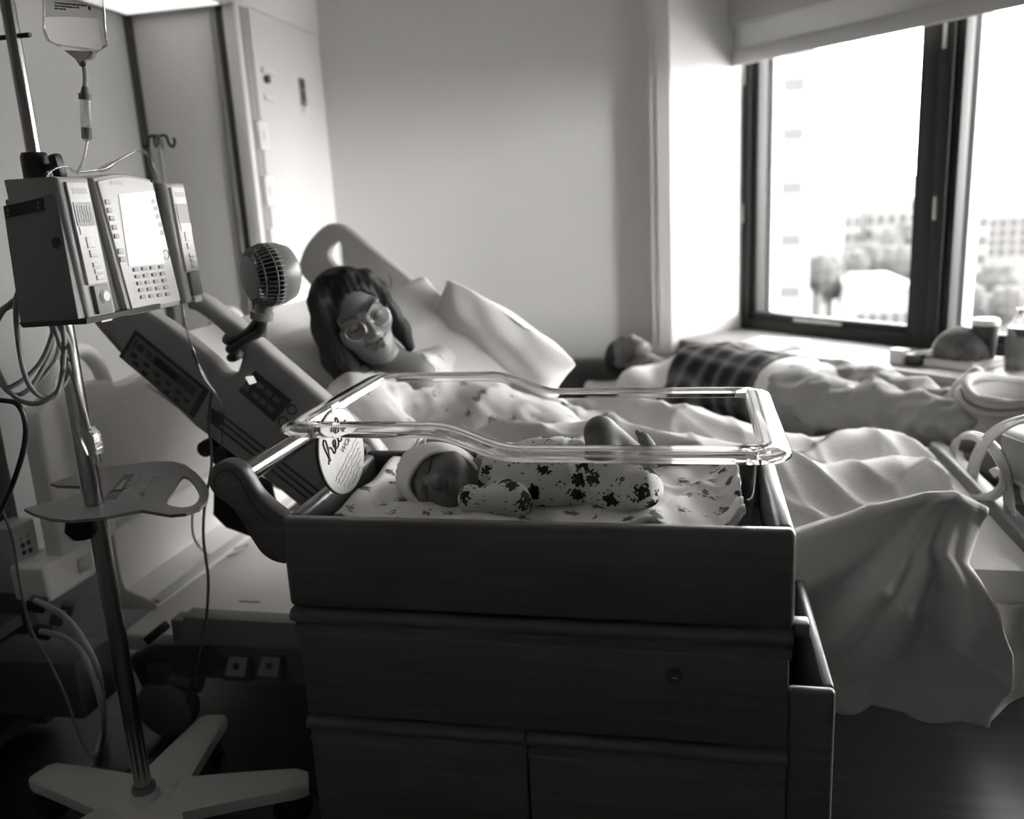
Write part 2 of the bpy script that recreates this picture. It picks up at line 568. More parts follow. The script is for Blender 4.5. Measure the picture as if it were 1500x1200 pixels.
o = MB().box((-1.757, 3.875, P(445, 155, x=-1.75).z), (-1.748, 3.93, P(445, 116, x=-1.75).z), 0.003).build('outlet_plate', mat('plate_grey', 0.16, 0.5), hw)
for k in (124, 142):
    c = P(447, k, x=-1.748); MB().box((-1.749, 3.892, c.z - 0.02), (-1.744, 3.915, c.z + 0.02), 0.002).build('socket', BLACK, o)
MB().box((-1.757, 3.885, P(447, 160, x=-1.75).z - 0.02), (-1.744, 3.935, P(447, 160, x=-1.75).z + 0.01), 0.003).build('outlet_label', TRIMW, hw)
for k in (108, 146):
    c = P(403, k, x=-1.75); MB().box((-1.757, 3.52, c.z - 0.012), (-1.744, 3.62, c.z + 0.012), 0.003).build('gas_label', TRIMW, hw)
c = P(400, 119, x=-1.75); MB().cyl((-1.757, 3.55, c.z), (-1.738, 3.55, c.z), 0.016, n=14).build('gas_port', DGREY, hw)
# corner guard on the outside corner
gz = P(982, 20, y=4.08).z
g1 = (OC.x, OC.y - 0.006)
prof = [(OC.x - 0.055, 4.08, 0.1), (OC.x - 0.055, 4.072, 0.1), (OC.x + 0.003, 4.072, 0.1), (OC.x + 0.048 + 0.003, 4.072 + 0.048, 0.1), (OC.x + 0.045, 4.08 + 0.045, 0.1), (OC.x, 4.08, 0.1)]
struct(MB().prism(prof, (0, 0, gz - 0.1)), 'trim_1', mat('corner_guard', 0.6, 0.45))
# wall switch on the reveal
sw = empty('wall_switch', (0, 0, 0), 'white wall switch plate on the window reveal', 'switch')
c = OC + ND * 0.08 + Vector((0, 0, P(1005, 308, y=4.09).z))
sw.location = c
MB().xbox(basis(c, TD, ND), (0.012, 0.055, 0.105), 0.004).build('plate', WHITE, sw)
MB().xbox(basis(c + TD * 0.008, TD, ND), (0.008, 0.022, 0.05), 0.002).build('rocker', TRIMW, sw)

# window wall: ledge, frame, panes, blind
UN = [(-0.01, 0.965), (0.965, 1.94), (1.94, 2.915), (2.915, 3.89)]
ZB, ZT = 0.59, 2.35
mbw = MB(); wbox(mbw, -0.1, 4.2, -0.02, 0.12, ZT, ZC)
struct(mbw, 'wall_window_head', WALL)
mbw = MB(); wbox(mbw, -0.1, 4.2, -0.02, 0.12, 0, ZB - 0.03)
struct(mbw, 'wall_window_base', WALL)
mbw = MB(); wbox(mbw, 3.89, 4.3, -0.02, 0.12, 0, ZC)
struct(mbw, 'wall_window_end', WALL)
LEDGEW = mat('pale_ledge_laminate', 0.26, 0.45, vary=(6, 0.22, 0.3, (1, 1, 1)))
nl = -(W0.x + W0.y - 4.04) * S2
led = empty('window_ledge', wpt(1.5, nl, 0), kind='structure')
mbw = MB(); wbox(mbw, -0.02, 3.9, nl, -0.02, ZB - 0.035, ZB, 0.006)
mbw.build('ledge_top', LEDGEW, led)
mbw = MB(); wbox(mbw, -0.02, 3.9, nl + 0.02, nl + 0.05, 0, ZB - 0.035)
mbw.build('ledge_front', mat('ledge_front_grey', 0.24, 0.5), led)
mbw = MB(); wbox(mbw, -0.015, 3.9, nl + 0.012, nl + 0.02, 0.40, 0.43)
mbw.build('ledge_rail', mat('ledge_rail_grey', 0.16, 0.5), led)
CLAD = mat('outer_jamb_grey', 0.36, 0.6)
for i, (a, b) in enumerate(UN):
    w = empty('window_%d' % (i + 1), wpt((a + b) / 2, 0, ZB), kind='structure')
    mbw = MB()
    for (s0, s1, z0, z1) in ((a, a + 0.055, ZB, ZT), (b - 0.055, b, ZB, ZT), (a + 0.055, b - 0.055, ZB, ZB + 0.05), (a + 0.055, b - 0.055, ZT - 0.05, ZT)):
        wbox(mbw, s0, s1, -0.03, 0.08, z0, z1, 0.003)
    mbw.build('outer_frame', FRAMEM, w)
    mbw = MB()
    a2, b2 = a + 0.058, b - 0.058
    for (s0, s1, z0, z1) in ((a2, a2 + 0.03, ZB + 0.05, ZT - 0.05), (b2 - 0.03, b2, ZB + 0.05, ZT - 0.05), (a2 + 0.03, b2 - 0.03, ZB + 0.05, ZB + 0.085), (a2 + 0.03, b2 - 0.03, ZT - 0.08, ZT - 0.05)):
        wbox(mbw, s0, s1, -0.012, 0.05, z0, z1, 0.003)
    sash = mbw.build('sash', FRAMEM, w)
    mbw = MB(); wbox(mbw, a2 + 0.028, b2 - 0.028, 0.018, 0.024, ZB + 0.08, ZT - 0.075)
    mbw.build('pane', GLASS, sash)
    mbw = MB(); wbox(mbw, a + 0.0, a + 0.088, 0.09, 0.16, ZB, ZT)
    mbw.build('outer_jamb', CLAD, w)
    mbw = MB(); wbox(mbw, a + 0.02, b, 0.085, 0.17, ZB - 0.02, ZB + 0.06)
    mbw.build('outer_sill', mat('outer_sill_white', 0.6, 0.5), w)
    mbw = MB(); wbox(mbw, a + 0.32, a + 0.58, -0.024, -0.012, ZB + 0.058, ZB + 0.073, 0.003)
    mbw.build('pull_bar', LGREY, sash)
    for zz in (1.15, 1.78):
        mbw = MB(); wbox(mbw, a + 0.012, a + 0.024, -0.04, -0.028, zz - 0.045, zz + 0.045, 0.004)
        mbw.build('latch', mat('latch_grey', 0.5, 0.4), w)
# roller blind: fascia, cloth, hem bar
bl = empty('roller_blind', wpt(1.5, -0.1, 1.84), 'light roller blind pulled part way down over the window', 'blind')
mbw = MB(); wbox(mbw, -0.075, 3.95, -0.135, -0.115, 1.985, 2.45); mbw.build('fascia', mat('blind_fascia', 0.42, 0.6), bl)
mbw = MB(); wbox(mbw, -0.078, -0.07, -0.135, -0.03, 1.83, 2.45); mbw.build('end_bracket', mat('blind_bracket', 0.5, 0.5), bl)
bm_ = bpy.data.materials.new('blind_cloth'); bm_.use_nodes = True
nt = bm_.node_tree; nt.nodes.clear(); out = nt.nodes.new('ShaderNodeOutputMaterial'); ad = nt.nodes.new('ShaderNodeMixShader')
df = nt.nodes.new('ShaderNodeBsdfDiffuse'); tl = nt.nodes.new('ShaderNodeBsdfTranslucent')
df.inputs[0].default_value = (0.5, 0.5, 0.49, 1); tl.inputs[0].default_value = (0.3, 0.3, 0.29, 1); ad.inputs[0].default_value = 0.4
nt.links.new(df.outputs[0], ad.inputs[1]); nt.links.new(tl.outputs[0], ad.inputs[2]); nt.links.new(ad.outputs[0], out.inputs[0])
mbw = MB(); wbox(mbw, -0.06, 3.9, -0.102, -0.1, 1.88, 2.4); mbw.build('cloth', bm_, bl)
mbw = MB(); wbox(mbw, -0.06, 3.9, -0.112, -0.092, 1.815, 1.882, 0.006); mbw.build('hem_bar', mat('hem_bar', 0.4, 0.6), bl)

# ------------------------------------------------------------------ bassinet cart
CX0, CX1, CY0, CY1 = -0.655, 0.142, 1.2, 1.6
cart = empty('bassinet_cart', (-0.26, 1.4, 0), 'dark wooden bassinet cart with drawer and cupboard doors under the clear tub', 'cart')
ZA, ZAB = 0.778, 0.624


def apron(name, a, b, bev=0.009):
    MB().box(a, b, bev, 3).build(name, WOODF, cart, 50)


apron('front_apron', (CX0, CY0, ZAB), (CX1, CY0 + 0.026, ZA))
apron('back_apron', (CX0, CY1 - 0.026, ZAB), (CX1, CY1, ZA))
apron('side_apron', (CX0, CY0 + 0.027, ZAB), (CX0 + 0.026, CY1 - 0.027, ZA - 0.002))
apron('side_apron', (CX1 - 0.026, CY0 + 0.027, ZAB), (CX1, CY1 - 0.027, ZA - 0.002))
MB().box((CX0 + 0.02, CY0 + 0.02, 0.66), (CX1 - 0.02, CY1 - 0.02, 0.68)).build('tub_shelf', WOODF, cart)
BX0, BX1 = CX0 + 0.008, CX1 - 0.006
MB().box((BX0, CY0 + 0.02, 0.11), (BX1, CY1 - 0.005, ZAB - 0.004), 0.003).build('carcass', WOODF, cart)


def pull_strip(x0, x1, zt, parent):
    # rounded finger pull: fat upper lip, groove, thin lower lip
    prof = [(0.022, 0.0), (-0.006, 0.0), (-0.013, -0.006), (-0.014, -0.014), (-0.009, -0.02), (0.0, -0.022), (0.004, -0.03), (0.002, -0.036), (-0.005, -0.039), (-0.006, -0.043), (0.0, -0.047), (0.022, -0.047)]
    MB().prism([(x0, CY0 + 0.006 + y, zt + z) for y, z in prof], (x1 - x0, 0, 0)).build('finger_pull', WOODF, parent, 60)


zdt = P(800, 912, y=CY0).z
dr = MB().box((BX0, CY0 + 0.004, 0.424), (BX1, CY0 + 0.024, zdt - 0.04), 0.003).build('drawer', WOODF, cart)
pull_strip(BX0 - 0.006, BX1 + 0.004, zdt + 0.002, dr)
c = P(988, 992, y=CY0)
lk = MB().lathe([(0.0, 0.006), (0.006, 0.006), (0.007, 0.004), (0.011, 0.004), (0.0125, 0.0), (0.0125, -0.004)], zmat((c.x, CY0 + 0.003, c.z), (0, -1, 0)), 20).build('lock', mat('lock_metal', 0.12, 0.35, metal=0.8), dr)
MB().box((c.x - 0.0045, CY0 - 0.0035, c.z - 0.001), (c.x + 0.0045, CY0 - 0.002, c.z + 0.001)).build('keyhole', mat('keyhole_light', 0.5, 0.3, metal=1), lk)
xm = P(771, 1100, y=CY0).x
zt = 0.420
for (a, b) in ((BX0, xm - 0.0015), (xm + 0.0015, BX1)):
    dd = MB().box((a, CY0 + 0.004, 0.125), (b, CY0 + 0.024, zt - 0.045), 0.003).build('door', WOODF, cart)
    pull_strip(a, b, zt, dd)
MB().box((CX0 - 0.012, CY0 + 0.03, 0.628), (CX0 + 0.002, CY0 + 0.07, 0.655), 0.003).build('side_catch', WOODF, cart)
MB().box((CX1 - 0.002, CY0 + 0.002, 0.612), (CX1 + 0.022, CY0 + 0.03, 0.634), 0.003).build('side_catch', WOODF, cart)
# curved handle arms and the steel push bar
up = [(415, 757), (394, 741), (377, 725), (366, 708), (353, 688), (340, 679), (327, 677)]
dn = [(313, 682), (305, 696), (304, 706), (309, 719), (317, 728), (329, 737), (342, 748), (353, 765), (366, 787), (379, 807), (391, 818), (403, 824), (416, 827)]
out2 = [P(a, b, y=CY0) for a, b in spline(up + dn, 3)]
for y0 in (CY0, CY1 - 0.03):
    ar = MB().prism([(q.x, y0, q.z) for q in out2], (0, 0.03, 0), 0.006, 2).build('handle_arm', WOODF, cart, 50)
    cc = P(338, 712, y=CY0)
    if y0 == CY0:      # routed line round the face of the arm
        rl = [P(a, b, y=CY0) for a, b in spline([(405, 772), (386, 757), (370, 738), (358, 716), (347, 698), (335, 690), (322, 692), (315, 702), (316, 714)], 6)]
        MB().tube([(q.x, CY0 - 0.0004, q.z) for q in rl], 0.0012, 6).build('routed_line', mat('groove_dark', 0.04, 0.6), ar, 180)
bc = P(337, 708, y=CY0)
MB().cyl((bc.x, CY0 + 0.02, bc.z), (bc.x, CY1 - 0.01, bc.z), 0.018, n=28).build('push_bar', STEEL, cart, 60)
# open side bin on the far right
bx = CX1 + 0.062
bin_ = MB().box((CX1 - 0.006, CY0 + 0.004, 0.12), (bx, CY0 + 0.022, 0.526), 0.007, 3).build('bin_front', WOODF, cart)
MB().box((bx - 0.016, CY0 + 0.022, 0.12), (bx, CY1, 0.526), 0.005, 3).build('bin_side', WOODF, cart)
MB().box((CX1 - 0.006, CY1 - 0.018, 0.12), (bx - 0.016, CY1, 0.526), 0.005).build('bin_back', WOODF, cart)
MB().box((CX1 - 0.006, CY0 + 0.02, 0.12), (bx - 0.016, CY1 - 0.018, 0.135)).build('bin_floor', WOODF, cart)


def caster(name, x, y, r, parent, ztop, m=BLACK, an=0.4):
    fx, fy = math.cos(an), math.sin(an)
    w = MB()
    w.lathe([(0.0, -0.012), (r * 0.7, -0.012), (r, -0.009), (r, 0.009), (r * 0.7, 0.012), (0.0, 0.012)], zmat((x, y, r), (-fy, fx, 0)), 22)
    o = w.build(name, m, parent, 40)
    h = MB()
    h.grid(lambda u, v: (x + fx * (r + 0.008) * math.cos(math.pi * u) + (-fy) * (v - 0.5) * 0.036, y + fy * (r + 0.008) * math.cos(math.pi * u) + fx * (v - 0.5) * 0.036, r + (r + 0.008) * math.sin(math.pi * u)), 12, 3)
    solidify(h.build('hood', m, o, 60), 0.003)
    MB().cyl((x, y, 2 * r + 0.004), (x, y, ztop), 0.008, n=10).build('stem', STEEL, o)
    return o


for x in (CX0 + 0.03, CX1 - 0.04):
    for y in (CY0 + 0.05, CY1 - 0.05):
        caster('caster', x, y, 0.042, cart, 0.112)

# ------------------------------------------------------------------ clear tub
TX0, TX1, TY0, TY1 = -0.652, 0.136, 1.198, 1.662
tub = empty('bassinet_tub', (-0.26, 1.42, 0.68), 'clear acrylic baby tub with a stepped rim set in the wooden cart', 'bassinet')


def rrect(x0, x1, y0, y1, r, n=7):
    out = []
    for (cx, cy, a0) in ((x1 - r, y0 + r, -90), (x1 - r, y1 - r, 0), (x0 + r, y1 - r, 90), (x0 + r, y0 + r, 180)):
        for k in range(n):
            a = math.radians(a0 + 90 * k / (n - 1))
            out.append((cx + r * math.cos(a), cy + r * math.sin(a)))
    # subdivide long sides
    res = []
    for i, p in enumerate(out):
        q = out[(i + 1) % len(out)]
        L = math.hypot(q[0] - p[0], q[1] - p[1]); m = max(1, int(L / 0.02))
        m = 36 if L > 0.5 else (18 if L > 0.25 else 1)
        for k in range(m): res.append((p[0] + (q[0] - p[0]) * k / m, p[1] + (q[1] - p[1]) * k / m))
    return res


def rimz(x):
    t = min(1, max(0, (x + 0.395) / 0.135)); t = t * t * (3 - 2 * t)
    return 0.925 - 0.036 * t


def tub_ring(ins, dz, zabs=None, r=0.05):
    pts = rrect(TX0 + ins, TX1 - ins, TY0 + ins, TY1 - ins, r)
    return [Vector((x, y, zabs if zabs is not None else rimz(x) + dz)) for x, y in pts]


def loft(rings, name, m, parent, capb=False, smooth=180):
    b = MB(); bm = b.bm
    R = [[bm.verts.new(p) for p in r] for r in rings]
    n = len(R[0])
    for i in range(len(R) - 1):
        for k in range(n): bm.faces.new((R[i][k], R[i][(k + 1) % n], R[i + 1][(k + 1) % n], R[i + 1][k]))
    if capb: bm.faces.new(R[0])
    return b.build(name, m, parent, smooth)


rings = [tub_ring(0.075, 0, 0.69, 0.04), tub_ring(0.058, 0, 0.698, 0.05)]
for t in (0.15, 0.3, 0.5, 0.7, 0.85, 0.95):
    lo, hi = tub_ring(0.052, 0, 0.71, 0.05), tub_ring(0.042, -0.006, None, 0.05)
    rings.append([a.lerp(b_, t) for a, b_ in zip(lo, hi)])
ob = loft(rings, 'basin_wall', ACRYL, tub, True)
# heavy rolled rim with real thickness
prof = [(0.044, -0.010), (0.042, 0.002), (0.036, 0.006), (0.010, 0.002), (0.002, -0.001), (-0.002, -0.006), (-0.002, -0.0105), (0.001, -0.0115), (0.004, -0.008), (0.010, -0.003), (0.034, 0.0), (0.038, -0.004), (0.0395, -0.012)]
rr = [tub_ring(i, z, None, 0.05 - min(i, 0.03)) for i, z in prof]
rr.append(rr[0])
o = loft(rr, 'rim', RIM, tub, False, 60)

# ------------------------------------------------------------------ pad, printed blanket
pad = MB().box((-0.575, 1.268, 0.70), (0.062, 1.592, 0.738), 0.012, 3).build('bassinet_pad', LINEN2)
tag(pad, 'flat pad under the printed blanket in the clear tub', 'mattress')
BL = printed('animal_print_cotton', 0.84, 0.14, 24, 0.27, leafy=True, seed=2.0, soft=0.06)
rs = random.Random(4)


def blz(x, y):
    z = 0.757 + 0.0025 * math.sin(x * 21 + y * 17) + 0.003 * math.sin(x * 43 - y * 31) + 0.002 * math.sin(x * 90 + 40 * y)
    z += 0.010 * math.exp(-((x + 0.0 - (y - 1.42) * 0.5) / 0.02) ** 2) + 0.006 * math.exp(-((y - 1.44 + 0.25 * (x - 0.0)) / 0.012) ** 2) * (x > -0.1)
    e = max(0, (x - 0.035) / 0.03)
    z += 0.028 * min(e, 1) ** 2 + 0.006 * math.sin(y * 140) * min(e, 1)
    e = max(0, (-0.545 - x) / 0.03); z += 0.012 * min(e, 1) ** 2
    e = max(0, (y - 1.565) / 0.03); z -= 0.006 * min(e, 1)
    return z


bk = MB().grid(lambda u, v: (-0.588 + 0.662 * u, 1.262 + 0.336 * v, blz(-0.588 + 0.662 * u, 1.262 + 0.336 * v)), 130, 70).build('baby_blanket', BL, None, 180)
solidify(bk, 0.012, -1)
tag(bk, 'pale cotton blanket printed with small grey figures under the baby', 'blanket')

# ------------------------------------------------------------------ round name sign
sc_ = P(502, 661, x=-0.578)
sn = Vector((1, -0.12, 0.10)).normalized()
sgn = empty('name_sign', sc_, 'round pale sign reading hello world hung inside the tub end', 'sign')
SM = basis(sc_, (0.12, 1, 0), None, sn)      # x runs away from the camera (right in the photo), z out of the face
SM = basis(sc_, Vector((0, 0, 1)).cross(sn), None, sn)
SIGNM = mat('sign_birch', 0.72, 0.6)
MB().lathe([(0.0, 0.0), (0.071, 0.0), (0.0725, -0.0015), (0.0725, -0.006), (0.071, -0.0065), (0.0, -0.0065)], SM, 48).build('disc', SIGNM, sgn, 40)
EDG = mat('sign_burnt_edge', 0.08, 0.7)
MB().lathe([(0.0722, -0.001), (0.0732, -0.0015), (0.0732, -0.0058), (0.0722, -0.0066)], SM, 48, False).build('edge', EDG, sgn, 60)
INK = mat('ink_dark', 0.05, 0.7)
INK2 = mat('ink_pencil', 0.42, 0.7)
rot = math.radians(28)
SR = SM @ Matrix.Rotation(rot, 4, 'Z')


def stroke(pts, M, r, name, m, parent, n=6, sub=8):
    q = [M @ Vector((a, b, 0.0006)) for a, b in spline(pts, sub)]
    return MB().tube(q, r, n).build(name, m, parent, 180)


hello = {'h': [(0, 0), (3, 4), (5, 12), (4, 14), (2.6, 11), (2, 0), (3, 5), (5, 6.5), (6, 4.5), (6, 0.5), (7.2, 0)],
         'e': [(7.2, 0), (9.5, 3.5), (10, 5.5), (8.6, 6), (7.8, 3), (8.8, 0.3), (10.5, 0.3), (11.6, 1.6)],
         'l': [(11.6, 1.6), (13.6, 8), (14.2, 13), (13, 14), (12, 9), (12.2, 1.5), (13.4, 0), (14.8, 1.4)],
         'm': [(14.8, 1.4), (16.8, 8), (17.4, 13), (16.2, 14), (15.2, 9), (15.4, 1.5), (16.6, 0), (18, 1.6)],
         'o': [(18, 1.6), (19.2, 4.6), (18.2, 6), (17.4, 3.4), (18.4, 0.2), (20.2, 1.6), (20, 5), (18.8, 6), (21.5, 5.4)]}
for kk, pts in hello.items():
    stroke([(-0.048 + a * 0.0043, 0.016 + b * 0.0026) for a, b in pts], SR, 0.0016, 'letter_' + ('l' if kk == 'm' else kk), INK, sgn)
fc = bpy.data.curves.new('world_text', 'FONT'); fc.body = 'WORLD'; fc.size = 0.0165; fc.extrude = 0.0004
fo = bpy.data.objects.new('tmp_text', fc); COL.objects.link(fo)
me = bpy.data.meshes.new_from_object(fo.evaluated_get(bpy.context.evaluated_depsgraph_get())); bpy.data.objects.remove(fo)
me.transform(SR @ Matrix.Translation((-0.004, -0.004, 0.0008)))
link('word_world', me, mat('ink_grey', 0.3, 0.7), sgn)
rs = random.Random(9)
for k in range(6):      # lines of handwriting, too soft to read in the photograph
    yy = -0.016 - k * 0.0085
    hw_ = math.sqrt(max(0.0, 0.064 ** 2 - yy ** 2)) * 0.86
    pts = []; x = -hw_
    while x < hw_:
        pts.append((x, yy + rs.uniform(-0.0017, 0.0024))); x += 0.0023
        if rs.random() < 0.12: x += 0.003
    stroke(pts, SR, 0.00042, 'handwriting_line', INK2, sgn, 4, 2)
MB().xbox(basis(sc_ + Vector((-0.0085, 0.006, 0.066)), (0, 1, 0), (1, 0, 0)), (0.032, 0.002, 0.03), 0.0008).build('hanging_tab', TRIMW, sgn)

# ------------------------------------------------------------------ IV pole
PX, PY = -1.09, 1.322
pole = empty('iv_pole', (PX, PY, 0), 'steel IV pole on a grey star base with a grey tray, at the left', 'IV pole')
MB().cyl((PX, PY, 0.1), (PX, PY, 1.32), 0.0165, n=28).build('lower_tube', STEEL, pole, 60)
MB().cyl((PX, PY, 1.32), (PX, PY, 2.0), 0.0115, n=24).build('upper_tube', STEEL, pole, 60)
col_ = MB().lathe([(0.0, -0.005), (0.02, -0.005), (0.022, 0.0), (0.022, 0.055), (0.019, 0.062), (0.0, 0.062)], zmat((PX, PY, 1.315), (0, 0, 1)), 24).build('collar', BLACK, pole, 40)
k0 = Vector((PX + 0.022, PY, 1.352))
MB().cyl(k0, k0 + Vector((0.012, 0.0, 0)), 0.006, n=10).build('knob_stem', BLACK, col_)
MB().xbox(basis(k0 + Vector((0.02, 0.0, 0.0)), (1, 0, 0), (0, 1, 0.2)), (0.018, 0.02, 0.042), 0.006).build('knob', BLACK, col_)
for k, (dx, dy) in enumerate(((1, 0), (-1, 0))):
    h0 = P(28 if k == 0 else 5, 50, x=PX)
MB().cyl((PX - 0.03, PY, h0.z), (PX + 0.032, PY, h0.z), 0.004, n=8).build('cross_pin', BLACK, pole)
# star base: five tapered arms with casters
BASEM = mat('base_grey_plastic', 0.66, 0.5)
MB().lathe([(0.0, 0.075), (0.07, 0.075), (0.078, 0.085), (0.07, 0.118), (0.03, 0.124), (0.026, 0.14), (0.0, 0.14)], zmat((PX, PY, 0), (0, 0, 1)), 28).build('hub', BASEM, pole, 50)
MB().lathe([(0.017, 0.138), (0.023, 0.138), (0.023, 0.15), (0.017, 0.152)], zmat((PX, PY, 0), (0, 0, 1)), 24, False).build('sleeve', MGREY, pole, 50)
for k in range(5):
    an = math.radians(167.5 + 72 * k)
    d = Vector((math.cos(an), math.sin(an), 0)); n_ = Vector((-d.y, d.x, 0))
    L = 0.29
    rings_ = []
    b = MB(); bm = b.bm
    for t in [i / 12 for i in range(13)]:
        w = 0.062 - 0.03 * t
        if t > 0.92: w *= 0.8
        zt_, zb = 0.12 - 0.012 * t * t, 0.09 - 0.012 * t * t
        if t > 0.99: zt_ -= 0.006
        c = Vector((PX, PY, 0)) + d * (0.03 + L * t)
        rings_.append([bm.verts.new(c + n_ * a * w + Vector((0, 0, zz))) for a, zz in ((-1, zb), (-1, zt_ - 0.006), (-0.8, zt_), (0.8, zt_), (1, zt_ - 0.006), (1, zb))])
    for i in range(12):
        for j in range(6): bm.faces.new((rings_[i][j], rings_[i][(j + 1) % 6], rings_[i + 1][(j + 1) % 6], rings_[i + 1][j]))
    bm.faces.new(rings_[0]); bm.faces.new(rings_[-1])
    lg = b.build('leg', BASEM, pole, 50)
    c = Vector((PX, PY, 0)) + d * (0.03 + L - 0.03)
    caster('caster', c.x, c.y, 0.036, lg, 0.09, an=an + 0.6)
# tray with a carrying hole, printed panel and clamp
TZ = 0.75
outer = [(35, 745), (48, 752), (75, 760), (105, 762), (150, 758), (190, 750), (208, 747), (225, 750), (250, 754), (272, 752), (292, 745), (303, 734), (306, 721), (301, 708), (288, 693), (272, 681), (255, 676), (225, 676), (180, 681), (140, 688), (112, 695), (90, 702), (74, 708), (84, 711), (117, 712), (117, 722), (95, 730), (60, 738)]
hole = [(243, 736), (252, 720), (262, 704), (270, 697), (280, 703), (289, 716), (292, 728), (286, 738), (273, 743), (255, 742)]
o3 = [P(a, b, z=TZ) for a, b in outer]
h3 = [P(a, b, z=TZ) for a, b in spline(hole, 2, True)]
# hole cut by bridging: outline with a slit to the hole
t = bmesh.new()
vo = [t.verts.new(p) for p in o3]; vh = [t.verts.new(p) for p in h3]
eo = [t.edges.new((vo[i], vo[(i + 1) % len(vo)])) for i in range(len(vo))]
eh = [t.edges.new((vh[i], vh[(i + 1) % len(vh)])) for i in range(len(vh))]
bmesh.ops.triangle_fill(t, edges=eo + eh, use_beauty=True)
ex = bmesh.ops.extrude_face_region(t, geom=t.faces[:])
bmesh.ops.translate(t, verts=[v for v in ex['geom'] if isinstance(v, bmesh.types.BMVert)], vec=(0, 0, -0.006))
bmesh.ops.recalc_face_normals(t, faces=t.faces[:])
me = bpy.data.meshes.new('tray'); t.to_mesh(me); t.free()
TRAYM = mat('tray_grey', 0.24, 0.5)
tray = link('tray', me, TRAYM, pole, 30)
# print: dark band and rows of pale lettering, unreadable at this size
def tq(pxs, dz, name, m):
    q = [P(a, b, z=TZ) for a, b in pxs]
    MB().prism([(p.x, p.y, TZ + 0.0004) for p in q], (0, 0, dz)).build(name, m, tray)
tq([(152, 732), (182, 696), (198, 694), (170, 731)], 0.0004, 'print_band', mat('print_dark', 0.12, 0.6))
PALE = mat('print_pale', 0.42, 0.6)
def trow(a0, a1, b0, b1, n, seed, name):
    r_ = random.Random(seed)
    b = MB()
    A0, A1, B0, B1 = [P(*q, z=TZ) for q in (a0, a1, b0, b1)]
    u = 0.0
    while u < 0.97:
        w = r_.uniform(0.5, 1.0) / n
        lo, hi = r_.choice(((0.05, 0.95), (0.05, 0.95), (0.3, 0.7)))
        def pt(u_, v_): return A0.lerp(A1, u_).lerp(B0.lerp(B1, u_), v_) + Vector((0, 0, 0.0009))
        u2 = min(1, u + w)
        b.prism([pt(u, lo), pt(u2, lo), pt(u2, hi), pt(u, hi)], (0, 0, 0.0003))
        u = u2 + 0.35 / n
    b.build(name, PALE, tray)
trow((168, 718), (182, 703), (178, 717), (187, 703), 9, 1, 'print_line')
trow((180, 722), (197, 699), (192, 722), (211, 699), 14, 2, 'print_line')
trow((201, 725), (222, 693), (211, 725), (235, 692), 15, 3, 'print_line')
tq([(162, 720), (164, 718), (178, 718), (176, 721)], 0.0004, 'print_mark', PALE)
cz = TZ - 0.006
MB().lathe([(0.0, -0.045), (0.02, -0.045), (0.03, -0.03), (0.026, -0.012), (0.03, 0.0), (0.0, 0.0)], zmat((PX - 0.005, PY - 0.035, cz), (0, 0, 1)), 18).build('tray_clamp', BLACK, pole, 50)

# ------------------------------------------------------------------ infusion pump on the pole
XF = -0.95
pump = empty('infusion_pump', (-1.0, 1.37, 1.1), 'infusion pump with keypad screen and two channel modules clamped on the pole', 'infusion pump')
PB = mat('pump_body_grey', 0.25, 0.5)
PF = mat('pump_face_pale', 0.62, 0.4)
PD = mat('pump_gap_dark', 0.05, 0.5)


def px_on(pxs, x): return [P(a, b, x=x) for a, b in pxs]


def panel(pxs, x, dx, name, m, parent, bev=0.0):
    q = px_on(pxs, x)
    return MB().prism([(x, p.y, p.z) for p in q], (dx, 0, 0), bev).build(name, m, parent, 40)


def lrect(c, w, h, x, dx, name, m, parent, bev=0.001, tilt=0.0):
    """small upright rectangle on the pump front about pixel c, w and h in metres"""
    p = P(c[0], c[1], x=x)
    return MB().box((x - 0.001, p.y - w / 2, p.z - h / 2), (x + dx, p.y + w / 2, p.z + h / 2), bev).build(name, m, parent)


# control unit in the middle, flared towards the bottom
q = [(-1.05, 1.305, 1.115), (-1.05, 1.478, 1.115), (-1.05, 1.45, 1.325), (-1.05, 1.275, 1.325)]
ybl, ybr, ytl, ytr = 1.318, 1.478, 1.282, 1.44
arc = [(XF - 0.004, ytl + (ytr - ytl) * t, 1.328 + 0.008 * math.sin(math.pi * t)) for t in [i / 10 for i in range(11)]]
cu = MB().prism([(XF - 0.11, ybl, 1.097), (XF - 0.11, ybr, 1.097)] + [(XF - 0.11, y, z) for _, y, z in reversed(arc)], (0.106, 0, 0), 0.006).build('control_unit', LGREY, pump, 40)
fa = MB().prism([(XF - 0.004, ybl + 0.008, 1.106), (XF - 0.004, ybr - 0.006, 1.106)] + [(XF - 0.004, y * 0.94 + (ytl + ytr) / 2 * 0.06, z - 0.006) for _, y, z in reversed(arc)], (0.004, 0, 0), 0.0015).build('face_plate', PF, cu, 40)
scr = panel([(173, 285), (225, 280), (240, 386), (188, 390)], XF, 0.002, 'screen', mat('lit_screen', 0.75, 0.3, emit=0.12), cu)
for side, cols in ((0, [(157, 296), (160, 308), (163, 320), (167, 333), (170, 346)]), (1, [(223, 295), (226, 305), (229, 317), (233, 329), (236, 341)])):
    for c in cols: lrect(c, 0.012, 0.008, XF, 0.0025, 'soft_key', LGREY, cu)
for c in ((176, 368), (179, 380)): lrect(c, 0.014, 0.009, XF, 0.0025, 'menu_key', LGREY, cu)
p = P(243, 373, x=XF); MB().lathe([(0.0075, 0.0), (0.0085, 0.0015), (0.0095, 0.0)], zmat((XF, p.y, p.z), (1, 0, 0)), 18, False).build('dial_ring', LGREY, cu)
